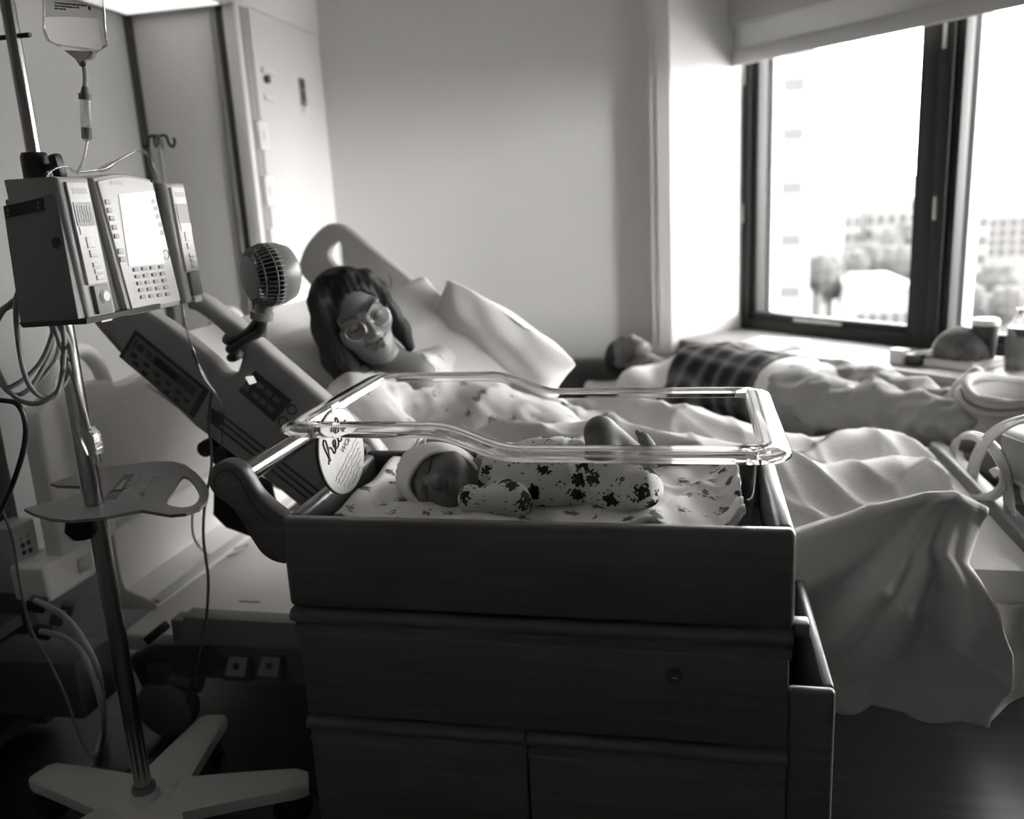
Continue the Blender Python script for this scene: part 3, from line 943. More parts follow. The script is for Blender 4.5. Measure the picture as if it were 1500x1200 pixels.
for r_ in range(5):
    for c_ in range(4):
        if r_ == 0 and False: continue
        c = (198 + 12.2 * c_ + 2.6 * r_, 395 + 10 * r_ - 1.4 * c_)
        lrect(c, 0.0135, 0.0062, XF, 0.0035, 'key', mat('key_grey', 0.4, 0.4), cu)
lrect((170, 268), 0.03, 0.006, XF, 0.001, 'name_print', mat('print_faint', 0.45, 0.5), cu, 0)


def module(y0, y1, ztop, zbot, knob, idx):
    """one channel: body, face with display and keys, lower latch"""
    lean = 0.018
    bp = [(XF - 0.1, y0, zbot), (XF - 0.1, y1 + 0.012, zbot), (XF - 0.1, y1 - lean + 0.012, ztop), (XF - 0.1, y0 - lean, ztop)]
    b = MB().prism(bp, (0.1, 0, 0), 0.008, 3).build('pump_module', LGREY, pump, 40)
    H = ztop - zbot

    def q4(u0, u1, v0, v1, dx, name, m, par, bev=0.0):
        def pt(u, v): return (XF, y0 + (y1 - y0) * u - lean * v, zbot + H * v)
        return MB().prism([pt(u0, v0), pt(u1, v0), pt(u1, v1), pt(u0, v1)], (dx, 0, 0), bev).build(name, m, par, 40)
    f = q4(0.16, 0.96, 0.27, 0.965, 0.006, 'module_face', PF, b, 0.002)
    q4(0.22, 0.9, 0.67, 0.83, 0.0072, 'display', mat('module_display', 0.10, 0.25) if idx == 0 else PALE, f)
    if idx == 0:
        for k in range(3):      # unlit seven-segment digits
            u = 0.3 + 0.19 * k
            for (a, b2, c2, d2) in ((0, 0.12, 0.0, 0.012), (0, 0.12, 0.05, 0.062), (0, 0.12, 0.1, 0.112), (0, 0.025, 0, 0.11), (0.1, 0.125, 0, 0.11)):
                q4(u + a, u + b2, 0.695 + c2, 0.695 + d2, 0.0076, 'digit_segment', mat('digit_grey', 0.2, 0.3), f)
    q4(0.26, 0.92, 0.615, 0.665, 0.0075, 'status_strip', WHITE, f)
    q4(0.42, 0.7, 0.52, 0.595, 0.0078, 'select_key', WHITE, f, 0.0008)
    for k, v in enumerate((0.455, 0.385, 0.34, 0.295)):
        q4(0.45 + 0.02 * k, 0.75 + 0.02 * k, v, v + (0.05 if k == 0 else 0.034), 0.0082, 'channel_key', mat('key_pale', 0.55, 0.4), f, 0.0008)
    q4(0.3, 0.86, 0.885, 0.925, 0.0065, 'module_print', mat('print_faint', 0.45, 0.5), f)
    l = q4(0.3, 0.9, 0.06, 0.26, 0.008, 'latch', MGREY, b, 0.002)
    if knob:
        p = (XF + 0.008, y0 + (y1 - y0) * 0.62 - lean * 0.17, zbot + H * 0.18)
        MB().lathe([(0.0, 0.005), (0.008, 0.005), (0.0115, 0.001), (0.0115, 0.0)], zmat(p, (1, 0, 0)), 18).build('latch_knob', PF, l, 40)
    q4(0.35, 0.8, 0.0, 0.05, 0.006, 'tube_clip', WHITE, b)
    return b


MOD0 = module(1.212, 1.272, 1.328, 1.098, True, 0)
MOD1 = module(1.492, 1.545, 1.322, 1.098, False, 1)
for (ya, yb, lean) in ((1.286, 1.314, 0.02), (1.481, 1.492, 0.02)):
    MB().prism([(XF - 0.09, ya, 1.1), (XF - 0.09, yb, 1.1), (XF - 0.09, yb - 0.035, 1.325), (XF - 0.09, ya - lean, 1.325)], (0.075, 0, 0)).build('seam_gap', PD, pump)
# big grey side housing towards the camera
sp = px_on2 = [P(a, b, y=1.2) for a, b in ((6, 303), (66, 285), (76, 262), (80, 262), (118, 470), (32, 478))]
MB().prism([(p_.x, 1.196, p_.z) for p_ in sp], (0, 0.03, 0), 0.004).build('side_housing', PB, pump, 40)
MB().box((-1.066, 1.21, 1.096), (XF - 0.09, 1.56, 1.3), 0.004).build('rear_housing', PB, pump)
b0 = [P(a, b, y=1.196) for a, b in ((6, 302), (63, 290), (64, 308), (9, 320))]
pl_ = MB().prism([(p_.x, 1.1945, p_.z) for p_ in b0], (0, 0.003, 0)).build('recess_plate', BLACK, pump)
for c in ((12, 308), (56, 297), (12, 315), (57, 304)):
    p = P(c[0], c[1], y=1.195); MB().cyl((p.x, 1.1935, p.z), (p.x, 1.1946, p.z), 0.0025, n=8).build('screw', MGREY, pl_)
p = P(84, 356, y=1.196); MB().cyl((p.x, 1.1945, p.z), (p.x, 1.197, p.z), 0.0095, n=20).build('round_badge', PD, pump)
b0 = [P(a, b, y=1.2) for a, b in ((30, 472), (130, 466), (130, 474), (36, 480))]
MB().prism([(p_.x, 1.195, p_.z) for p_ in b0], (0, 0.2, 0), 0.002).build('bottom_tray', PD, pump)
MB().box((-1.085, 1.25, 1.15), (-1.05, 1.36, 1.26), 0.006).build('pole_clamp', DGREY, pump)

# ------------------------------------------------------------------ fluid bag, drip chamber and line
BAGM = clear('bag_film', 0.82, 0.12, 1.5, boost=0.10)
FLUID = bpy.data.materials.new('bag_fluid'); FLUID.use_nodes = True
nt = FLUID.node_tree; nt.nodes.clear(); out = nt.nodes.new('ShaderNodeOutputMaterial'); ad = nt.nodes.new('ShaderNodeMixShader')
df = nt.nodes.new('ShaderNodeBsdfDiffuse'); tl = nt.nodes.new('ShaderNodeBsdfTranslucent')
df.inputs[0].default_value = (0.9, 0.89, 0.88, 1); tl.inputs[0].default_value = (0.95, 0.94, 0.93, 1); ad.inputs[0].default_value = 0.7
nt.links.new(df.outputs[0], ad.inputs[1]); nt.links.new(tl.outputs[0], ad.inputs[2]); nt.links.new(ad.outputs[0], out.inputs[0])
bagc = P(108, 20, y=1.30)
bag = empty('iv_bag', P(108, 78, y=1.30), 'clear fluid bag with black print hanging at the top left', 'IV bag')


def bag_pt(u, v, sgn, puff):
    # u across, v up; outline from the photo
    lx = np.interp(v, [0, 0.04, 0.12, 0.3, 1], [88, 70, 64, 64, 66]); rx = np.interp(v, [0, 0.02, 0.05, 0.12, 1], [140, 156, 157, 154, 143])
    yy = np.interp(v, [0, 1], [77, -150])
    yy = yy + (1 - v) ** 6 * (-10 + 10 * u)
    p = P(lx + (rx - lx) * u, yy, y=1.30)
    th = puff * (math.sin(math.pi * u) ** 0.6) * (math.sin(math.pi * min(1, 0.03 + v * 0.9)) ** 0.5)
    return (p.x, p.y + sgn * th, p.z)


for nm, sg in (('front_film', -1), ('back_film', 1)):
    MB().grid(lambda u, v: bag_pt(u, v, sg, 0.021), 26, 26).build(nm, BAGM, bag, 180)
MB().grid(lambda u, v: bag_pt(0.06 + 0.88 * u, 0.012 + 0.195 * v + 0.02 * u, -1 if False else math.cos(math.pi * 0), 0.0) if False else bag_pt(0.06 + 0.88 * u, 0.015 + 0.2 * v, -1, 0.016), 20, 14).build('fluid_front', FLUID, bag, 180)
MB().tube([bag_pt(0, v, 0, 0) for v in [i / 20 for i in range(21)]], 0.0022, 6).build('seam', TUBEM, bag, 180)
MB().tube([bag_pt(1, v, 0, 0) for v in [i / 20 for i in range(21)]], 0.0022, 6).build('seam', TUBEM, bag, 180)
r_ = random.Random(3)
for (yy, xa, xb) in ((3, 80, 124), (7, 80, 112), (11, 80, 97)):      # small print, soft in the photo
    b = MB(); x = xa
    while x < xb:
        w = r_.uniform(1.6, 5)
        a = [P(x, yy + (x - xa) * 0.09, y=1.277), P(x + w, yy + (x + w - xa) * 0.09, y=1.277), P(x + w, yy + 2.4 + (x + w - xa) * 0.09, y=1.277), P(x, yy + 2.4 + (x - xa) * 0.09, y=1.277)]
        b.prism(a, (0, 0.0006, 0)); x += w + 0.9
    b.build('small_print', INK, bag)
p = P(131, 12, y=1.277); MB().xbox(basis(p, (1, 0, 0), (0, 1, 0)), (0.004, 0.0006, 0.005)).build('print_mark', INK, bag)
q = [P(a, b, y=1.30) for a, b in ((96, 74), (140, 76), (136, 86), (128, 88), (126, 98), (120, 98), (114, 88))]
MB().prism([(p_.x, 1.294, p_.z) for p_ in q], (0, 0.012, 0), 0.002).build('port_block', mat('port_pale', 0.5, 0.4, trans=0.5), bag)
p = P(122, 94, y=1.293); MB().lathe([(0.0, 0.002), (0.005, 0.001), (0.005, 0)], zmat((p.x, 1.293, p.z), (0, -1, 0)), 12).build('port_plug', MGREY, bag)
ln = empty('iv_line', P(126, 150, y=1.30), 'clear IV line with drip chamber running from the bag to the pump', 'IV line')
pts = [P(a, b, y=1.30) for a, b in ((123, 92), (125, 110), (125, 130))]
MB().tube(pts, 0.0042, 10).build('spike', mat('port_pale', 0.5, 0.4), ln, 60)
a, b_ = P(125, 127, y=1.30), P(127, 207, y=1.30)
ax = (b_ - a).normalized(); L = (b_ - a).length
Mz = zmat(a, ax)
MB().lathe([(0.0, 0), (0.005, 0), (0.0075, L * 0.13), (0.0105, L * 0.13), (0.0105, L * 0.24), (0.0, L * 0.24)], Mz, 20).build('chamber_cap', MGREY, ln, 40)
MB().lathe([(0.0085, L * 0.24), (0.0088, L * 0.6), (0.0082, L * 0.95), (0.003, L), (0.0, L)], Mz, 20, False).build('drip_chamber', TUBEM, ln, 60)
MB().lathe([(0.0, L * 0.75), (0.0076, L * 0.75), (0.0074, L * 0.95), (0.0, L * 0.97)], Mz, 18).build('chamber_fluid', mat('fluid_grey', 0.3, 0.1, trans=0.4), ln, 60)
e1 = spline([P(128, 206, y=1.30), P(122, 235, y=1.29), P(112, 252, y=1.28), P(98, 244, y=1.25), P(78, 248, y=1.22), P(66, 262, y=1.2), P(74, 268, y=1.215)], 8)
MB().tube(e1, 0.0022, 8).build('tube', TUBEM, ln, 180)
e2 = spline([P(112, 252, y=1.27), P(150, 247, y=1.32), P(172, 235, y=1.36), P(200, 221, y=1.42), P(215, 226, y=1.47), P(224, 245, y=1.5), P(232, 262, y=1.52)], 8)
MB().tube(e2, 0.0026, 8).build('tube', TUBEM, ln, 180)
MB().tube([P(147, 249, y=1.31), P(157, 244, y=1.33), P(171, 236, y=1.36)], [0.004, 0.006, 0.003], 10).build('connector', TUBEM, ln, 60)
MB().tube([P(219, 232, y=1.48), P(225, 250, y=1.5), P(229, 262, y=1.51)], [0.003, 0.005, 0.004], 10).build('connector', TUBEM, ln, 60)
e3 = spline([P(268, 448, y=1.5), P(272, 480, y=1.5), P(282, 512, y=1.52), P(288, 530, y=1.53), P(300, 556, y=1.54), P(318, 580, y=1.56), P(327, 600, y=1.57), P(325, 640, y=1.57), P(323, 675, y=1.58)], 8)
MB().tube(e3, 0.002, 8).build('tube', TUBEM, ln, 180)
MB().tube([P(281, 508, y=1.52), P(285, 520, y=1.525), P(289, 534, y=1.53)], [0.0026, 0.0052, 0.0026], 10).build('connector', TUBEM, ln, 60)
MB().tube([P(289, 534, y=1.53), P(313, 573, y=1.56)], [0.0032, 0.0026], 10).build('port_tube', TUBEM, ln, 60)
# the loop of tube that goes on down to the floor
fl = spline([P(310, 575, y=1.62), P(306, 620, y=1.62), P(310, 680, y=1.6), P(300, 740, y=1.6), P(298, 790, y=1.6), P(305, 850, y=1.6), P(300, 920, y=1.6), P(283, 990, y=1.57), P(268, 1050, z=0.02), P(235, 1095, z=0.012), P(205, 1118, z=0.012), P(170, 1140, z=0.012)], 8)
cbl = MB().tube(fl, 0.0032, 8).build('drain_cable', mat('thin_dark_cable', 0.06, 0.5), None, 180)
tag(cbl, 'thin dark cable hanging from the bed rail to the floor by the pole base', 'cable')

# ------------------------------------------------------------------ coiled power cord with clear plug
CORD = mat('grey_cord', 0.3, 0.45)
cd = empty('power_cord', P(60, 560, y=1.25), 'coiled grey power cord with a clear plug hanging behind the pump', 'power cord')


def coil(pxs, nm, y, r=0.0042, m=CORD, par=cd, closed=True):
    MB().tube(spline([P(a, b, y=yy) for (a, b), yy in zip(pxs, [y + 0.012 * math.sin(i * 2.1) for i in range(len(pxs))])], 8, closed), r, 10, closed=closed).build(nm, m, par, 180)


coil([(25, 432), (55, 425), (90, 470), (92, 540), (78, 582), (45, 568), (28, 510)], 'cord_loop', 1.225)
coil([(-10, 470), (30, 440), (80, 455), (104, 500), (98, 555), (60, 590), (20, 580), (-5, 530)], 'cord_loop', 1.235)
coil([(80, 470), (60, 530), (20, 565), (0, 560), (-15, 510), (10, 450), (60, 440)], 'cord_loop', 1.25)
coil([(75, 475), (72, 520), (40, 572), (10, 572), (-12, 520), (0, 460), (45, 445)], 'cord_loop', 1.262)
coil([(82, 470), (84, 520), (55, 560), (20, 578), (-8, 540), (-5, 470), (40, 432)], 'cord_loop', 1.274)
coil([(85, 472), (100, 500), (107, 530), (112, 565), (122, 600), (130, 630)], 'cord_tail', 1.215, closed=False)
coil([(78, 476), (95, 520), (110, 560), (120, 600), (126, 630)], 'cord_tail', 1.232, closed=False)
p = P(132, 640, y=1.215); PT = basis(p, (0.98, 0.1, 0.1), None, (-0.16, 0, 1))
PLUG = mat('clear_plug', 0.55, 0.15, trans=0.6)
pg = MB().prism([PT @ Vector(v) for v in ((-0.012, -0.012, 0.014), (0.006, -0.012, 0.016), (0.014, -0.012, 0.0), (0.011, -0.012, -0.03), (-0.008, -0.012, -0.03), (-0.013, -0.012, -0.004))], PT.to_3x3() @ Vector((0, 0.024, 0)), 0.003).build('plug', PLUG, cd, 40)
for dx in (-0.005, 0.001, 0.007): MB().xbox(PT @ Matrix.Translation((dx, 0, -0.038)), (0.0015, 0.005, 0.018)).build('prong', CHROME, pg)
for k in range(4): MB().xbox(PT @ Matrix.Translation((0.012, 0, 0.006 - 0.009 * k)), (0.004, 0.02, 0.003), 0.001).build('grip_ridge', CHROME if k % 2 else PLUG, pg)
bc_ = MB().tube(spline([P(-30, 585, y=1.22), P(5, 587, y=1.22), P(25, 592, y=1.22), P(36, 615, y=1.22), P(36, 650, y=1.22), P(22, 700, y=1.22), P(2, 745, y=1.22), P(-20, 790, y=1.22)], 8), 0.0045, 10).build('black_cable', BLACK, None, 180)
tag(bc_, 'thick black cable curving down at the left edge', 'cable')
gc_ = MB().tube(spline([P(0, 738, y=1.25), P(18, 790, y=1.25), P(28, 850, y=1.26), P(45, 920, y=1.28), P(75, 975, y=1.3), P(100, 1030, y=1.32), P(120, 1090, z=0.05), P(150, 1135, z=0.012)], 8), 0.0024, 8).build('thin_grey_cable', MGREY, None, 180)
tag(gc_, 'thin grey cable falling past the outlet box to the pole base', 'cable')

# ------------------------------------------------------------------ hospital bed
bed = empty('hospital_bed', (-0.45, 2.2, 0), 'adjustable hospital bed with grey plastic side rails and raised head end', 'bed')
HBM = mat('headboard_cream_plastic', 0.84, 0.42)
RAILM = mat('side_rail_grey', 0.36, 0.45)
RAILF = mat('far_rail_pale', 0.42, 0.45)
XH = -1.5
# headboard: moulded panel with two raised grip loops
prof = [(1.655, 0.47), (1.655, 0.80), (1.672, 0.845), (1.70, 0.86), (1.74, 0.868), (1.90, 0.868), (1.935, 0.85), (1.975, 0.842), (2.05, 0.846), (2.19, 0.858), (2.33, 0.846), (2.405, 0.842), (2.445, 0.85), (2.48, 0.868), (2.64, 0.868), (2.69, 0.86), (2.72, 0.84), (2.735, 0.80), (2.735, 0.47)]
hb = MB().prism([(XH - 0.025, y, z) for y, z in spline(prof, 3)], (0.05, 0, 0), 0.012, 3).build('headboard', HBM, bed, 50)
for y0, y1 in ((1.72, 1.93), (2.46, 2.67)):
    MB().tube(spline([(XH, y0, 0.84), (XH, y0 + 0.01, 0.90), (XH, y0 + 0.05, 0.945), (XH, (y0 + y1) / 2, 0.955), (XH, y1 - 0.05, 0.945), (XH, y1 - 0.012, 0.90), (XH, y1 + 0.004, 0.84)], 6), 0.02, 14).build('grip_loop', HBM, hb, 180)
MB().box((XH + 0.018, 1.80, 0.50), (XH + 0.032, 2.6, 0.80), 0.006, 3).build('headboard_inset', HBM, hb)
# lower head cover with its stepped foot
pr = [(XH - 0.03, 0.25), (XH + 0.1, 0.25), (XH + 0.108, 0.262), (XH + 0.1, 0.276), (XH + 0.02, 0.31), (XH + 0.012, 0.33), (XH + 0.012, 0.485), (XH - 0.03, 0.485)]
lc = MB().prism([(x, 1.855, z) for x, z in pr], (0, 0.85, 0), 0.006).build('head_cover', HBM, bed, 40)
MB().box((XH + 0.005, 1.855, 0.482), (XH + 0.03, 2.705, 0.5), 0.006).build('cover_lip', WHITE, lc)
MB().box((XH + 0.06, 1.86, 0.27), (XH + 0.112, 2.7, 0.282), 0.004).build('cover_edge', WHITE, lc)
# base frame with its pale deck cover
deck = MB().box((-1.42, 1.73, 0.205), (0.45, 2.62, 0.25), 0.01, 3).build('base_deck', mat('deck_pale_grey', 0.72, 0.4), bed)
MB().box((-1.0, 1.86, 0.25), (-0.99, 2.4, 0.2515)).build('deck_seam', MGREY, deck)
MB().box((-1.27, 1.80, 0.25), (-1.19, 1.806, 0.2515)).build('deck_seam', MGREY, deck)
MB().box((-1.2, 1.93, 0.25), (-1.14, 1.936, 0.2515)).build('deck_seam', MGREY, deck)
pts = [P(a, b, y=1.68) for a, b in ((249, 909), (267, 909), (267, 903), (290, 905), (425, 918))]
MB().prism([(pts[0].x, 1.68, 0.262), (pts[0].x, 1.68, pts[0].z), (pts[1].x, 1.68, pts[1].z), (pts[2].x, 1.68, pts[2].z), (pts[3].x, 1.68, pts[3].z), (0.1, 1.68, pts[4].z), (0.1, 1.68, 0.262)], (0, 0.05, 0), 0.004).build('side_beam', MGREY, bed, 40)
MB().box((-1.22, 1.70, 0.16), (0.1, 1.735, 0.258), 0.004).build('lower_beam', mat('beam_dark', 0.12, 0.5), bed)
# foot pedals with pale symbol plates
for c in (345, 393):
    p = P(c, 985, y=1.67)
    pd = MB().prism([(p.x - 0.035, 1.665, p.z - 0.022), (p.x + 0.035, 1.665, p.z - 0.022), (p.x + 0.03, 1.70, p.z + 0.03), (p.x - 0.03, 1.70, p.z + 0.03)], (0, 0.02, 0), 0.003).build('foot_pedal', DGREY, bed, 40)
    MB().prism([(p.x - 0.026, 1.6625, p.z - 0.006), (p.x + 0.026, 1.6625, p.z - 0.006), (p.x + 0.024, 1.690, p.z + 0.027), (p.x - 0.024, 1.690, p.z + 0.027)], (0, 0.002, 0.001)).build('symbol_plate', mat('pedal_label', 0.26, 0.5), pd)
    MB().lathe([(0.0, 0.001), (0.008, 0.001), (0.008, 0.0)], zmat((p.x, 1.675, p.z + 0.013), (0, -0.75, 0.6)), 14).build('symbol', DGREY, pd)
# brake pedal arm and casters
p = P(225, 925, y=1.66); q = P(245, 915, y=1.66)
MB().xbox(basis(P(230, 927, y=1.66), P(245, 912, y=1.66) - P(212, 940, y=1.66), None, (0, 0, 1)), (0.055, 0.04, 0.022), 0.004).build('brake_pedal', BLACK, bed)
for x, y in ((-1.29, 1.70), (-1.29, 2.6), (0.0, 1.95), (0.0, 2.5)):
    if True:
        cs = MB().lathe([(0.0, -0.03), (0.06, -0.03), (0.075, -0.022), (0.078, 0.0), (0.075, 0.022), (0.06, 0.03), (0.0, 0.03)], zmat((x, y, 0.078), (0, 1, 0)), 26).build('wheel', mat('wheel_grey', 0.16, 0.5), bed, 50)
        MB().tube(spline([(x, y, 0.16), (x + 0.05, y, 0.15), (x + 0.1, y, 0.14)], 4), [0.02] * 9, 10).build('fork', DGREY, cs, 60)
        MB().lathe([(0.03, 0.0), (0.035, 0.04), (0.03, 0.06)], zmat((x, y, 0.15), (0, 0, 1)), 16).build('housing', DGREY, cs, 50)
MB().prism([(-1.35, 1.69, 0.12), (-1.2, 1.69, 0.16), (-1.1, 1.69, 0.2), (-1.15, 1.69, 0.25), (-1.3, 1.69, 0.25), (-1.38, 1.69, 0.2)], (0, 0.06, 0), 0.01).build('corner_bracket', DGREY, bed, 40)
# mattress support: flat foot section and raised back section
MB().box((-0.45, 1.75, 0.33), (0.6, 2.6, 0.365), 0.006).build('seat_deck', DGREY, bed)
bd = Vector((-0.81, 0, 0.585)).normalized()
bu = Vector((0.585, 0, 0.81)).normalized()
MB().xbox(basis(Vector((-0.45, 2.175, 0.345)) + bd * 0.42, bd, (0, 1, 0)), (0.84, 0.85, 0.03), 0.006).build('back_deck', DGREY, bed)
for x in (-0.9, 0.3):
    MB().prism([(x - 0.05, 2.0, 0.25), (x + 0.05, 2.0, 0.25), (x + 0.14, 2.0, 0.335), (x + 0.04, 2.0, 0.335)], (0, 0.35, 0), 0.005).build('lift_arm', DGREY, bed)
# near head rail: one moulded panel with a long grip opening
YN = 1.655
ol = [(272, 436), (284, 431), (300, 439), (345, 474), (410, 530), (480, 590), (540, 642), (560, 668), (555, 700), (520, 742), (490, 760), (440, 745), (400, 712), (345, 672), (305, 641), (285, 626), (255, 597), (215, 560), (175, 520), (148, 490), (135, 474), (140, 458), (165, 448), (205, 452), (240, 474), (275, 500), (305, 525), (326, 547), (337, 551), (346, 545), (352, 528), (349, 510), (335, 497), (310, 474), (285, 453)]
nr = MB().prism([(p.x, YN, p.z) for p in (P(a, b, y=YN) for a, b in ol)], (0, 0.05, 0), 0.012, 3).build('near_side_rail', RAILM, bed, 55)
MB().tube([P(a, b, y=YN + 0.02) for a, b in spline([(282, 440), (300, 447), (345, 482), (410, 538), (480, 598)], 5)], 0.02, 14).build('rail_grip', RAILM, nr, 180)


def rail_panel(pxs, dy, name, m, par=nr, bev=0.0):
    return MB().prism([(p.x, YN - dy, p.z) for p in (P(a, b, y=YN) for a, b in pxs)], (0, dy + 0.002, 0), bev).build(name, m, par, 40)


def lerp4(q, u, v):
    a, b, c, d = [np.array(t_, float) for t_ in q]
    return tuple((a * (1 - u) + b * u) * (1 - v) + (d * (1 - u) + c * u) * v)


Q1 = [(199, 484), (307, 572), (284, 612), (176, 522)]
rail_panel(Q1, 0.004, 'control_rim', DGREY)
rail_panel([lerp4(Q1, *uv) for uv in ((0.05, 0.08), (0.94, 0.08), (0.94, 0.93), (0.05, 0.93))], 0.008, 'control_panel', mat('control_face_grey', 0.2, 0.5))
rail_panel([lerp4(Q1, *uv) for uv in ((0.07, 0.15), (0.90, 0.15), (0.90, 0.42), (0.07, 0.42))], 0.009, 'display_band', mat('display_band', 0.09, 0.4))
rail_panel([lerp4(Q1, *uv) for uv in ((0.36, 0.17), (0.66, 0.17), (0.66, 0.40), (0.36, 0.40))], 0.010, 'display', BLACK)
for u in (0.16, 0.27):
    c = lerp4(Q1, u, 0.28); p = P(*c, y=YN)
    MB().lathe([(0.009, 0.0), (0.0115, 0.002), (0.014, 0.0)], zmat((p.x, YN - 0.009, p.z), (0, -1, 0)), 16, False).build('dial_symbol', MGREY, nr)
for (u, v) in ((0.14, 0.62), (0.2, 0.8), (0.3, 0.6), (0.33, 0.85), (0.45, 0.62), (0.5, 0.8), (0.6, 0.6), (0.63, 0.85), (0.74, 0.62), (0.76, 0.84), (0.85, 0.66)):
    c = lerp4(Q1, u, v); p = P(*c, y=YN)
    MB().xbox(basis((p.x, YN - 0.009, p.z), (0.78, 0, -0.62), (0, 1, 0)), (0.014, 0.003, 0.009), 0.001).build('button', DGREY, nr)
Q2 = [(374, 543), (428, 587), (402, 618), (350, 572)]
rail_panel(Q2, 0.003, 'control_pad', mat('pad_dark', 0.06, 0.4))
rail_panel([(361, 552), (372, 550), (377, 560), (367, 563)], 0.005, 'lit_button', mat('lit_button_white', 0.8, 0.4, emit=0.25))
for (u, v) in ((0.3, 0.3), (0.35, 0.7), (0.52, 0.3), (0.55, 0.7), (0.74, 0.3), (0.76, 0.7), (0.08, 0.7)):
    p = P(*lerp4(Q2, u, v), y=YN)
    MB().xbox(basis((p.x, YN - 0.004, p.z), (0.78, 0, -0.62), (0, 1, 0)), (0.017, 0.002, 0.012), 0.001).build('button', MGREY, nr)
for c in ((413, 589), (400, 606), (428, 600), (415, 618)):
    p = P(*c, y=YN)
    MB().lathe([(0.0085, 0.0), (0.0105, 0.002), (0.0125, 0.0)], zmat((p.x, YN - 0.001, p.z), (0, -1, 0)), 18, False).build('ring_symbol', DGREY, nr)
for k, (a, b) in enumerate((((318, 602), (470, 722)), ((312, 608), (462, 728)), ((306, 615), (450, 730)))):
    q0, q1 = P(*a, y=YN), P(*b, y=YN)
    MB().tube([(q0.x, YN, q0.z), (q1.x, YN, q1.z)], 0.003, 6).build('ridge_line', DGREY, nr)
rail_panel([(310, 596), (330, 612), (322, 626), (303, 610)], 0.003, 'release_plate', mat('pad_dark', 0.06, 0.4))
for c, s_ in (((306, 655), 0.018), ((330, 668), 0.022)):
    p = P(*c, y=YN + 0.03)
    MB().lathe([(0.0, -0.02), (s_, -0.02), (s_ * 1.1, 0.0), (s_, 0.02), (0.0, 0.02)], zmat(p, (0, 1, 0)), 14).build('hinge_knob', BLACK, nr, 50)
b0 = [P(a, b, y=1.70) for a, b in ((312, 700), (345, 690), (385, 715), (395, 755), (372, 790), (330, 775), (310, 755))]
MB().prism([(p.x, 1.70, p.z) for p in b0], (0, 0.05, 0), 0.008).build('rail_hinge', BLACK, bed, 50)
# far head rail
YF = 2.72
ol = [(440, 400), (448, 374), (466, 350), (482, 337), (497, 334), (512, 340), (560, 378), (640, 440), (700, 490), (720, 540), (640, 560), (560, 520), (500, 470)]
t = bmesh.new()
vo = [t.verts.new((p.x, YF, p.z)) for p in (P(a, b, y=YF) for a, b in ol)]
vh = [t.verts.new((p.x, YF, p.z)) for p in (P(a, b, y=YF) for a, b in spline([(479, 372), (484, 360), (494, 353), (500, 357), (501, 372), (503, 398), (495, 397), (483, 384)], 2, True))]
es = [t.edges.new((v_[i], v_[(i + 1) % len(v_)])) for v_ in (vo, vh) for i in range(len(v_))]
bmesh.ops.triangle_fill(t, edges=es, use_beauty=True)
ex = bmesh.ops.extrude_face_region(t, geom=t.faces[:])
bmesh.ops.translate(t, verts=[v for v in ex['geom'] if isinstance(v, bmesh.types.BMVert)], vec=(0, 0.045, 0))
bmesh.ops.recalc_face_normals(t, faces=t.faces[:])
me = bpy.data.meshes.new('far_side_rail'); t.to_mesh(me); t.free()
fr_ = link('far_side_rail', me, RAILF, bed, 40)
MB().tube([P(a, b, y=YF + 0.02) for a, b in spline([(446, 396), (456, 366), (478, 341), (497, 337), (515, 345), (560, 382), (640, 444)], 5)], 0.021, 12).build('rail_grip', RAILF, fr_, 180)
# foot board
fbp = [(1.70, 0.30), (1.70, 0.50), (1.73, 0.515), (1.80, 0.525), (2.2, 0.53), (2.50, 0.525), (2.57, 0.515), (2.6, 0.50), (2.6, 0.30)]
MB().prism([(0.665, y, z) for y, z in spline(fbp, 3)], (0.045, 0, 0), 0.012, 3).build('footboard', mat('footboard_grey', 0.15, 0.45), bed, 50)
MB().box((0.40, 1.76, 0.25), (0.70, 1.80, 0.40), 0.006).build('foot_frame', mat('beam_dark', 0.12, 0.5), bed)
MB().box((0.40, 2.56, 0.25), (0.70, 2.6, 0.40), 0.006).build('foot_frame', mat('beam_dark', 0.12, 0.5), bed)

# ------------------------------------------------------------------ mattress
mtp = [(0.64, 0.37), (0.65, 0.40), (0.645, 0.48), (0.62, 0.498), (-0.40, 0.498), (-0.47, 0.515), (-1.10, 0.965), (-1.13, 0.968), (-1.20, 0.875), (-1.19, 0.85), (-0.52, 0.372), (-0.46, 0.366)]
mts = spline(mtp, 3, True)
mat_o = MB().prism([(x, 1.735, z) for x, z in mts], (0, 0.88, 0), 0.025, 3).build('mattress', LINEN2, None, 60)
tag(mat_o, 'hospital mattress in a white fitted sheet, head section raised', 'mattress')


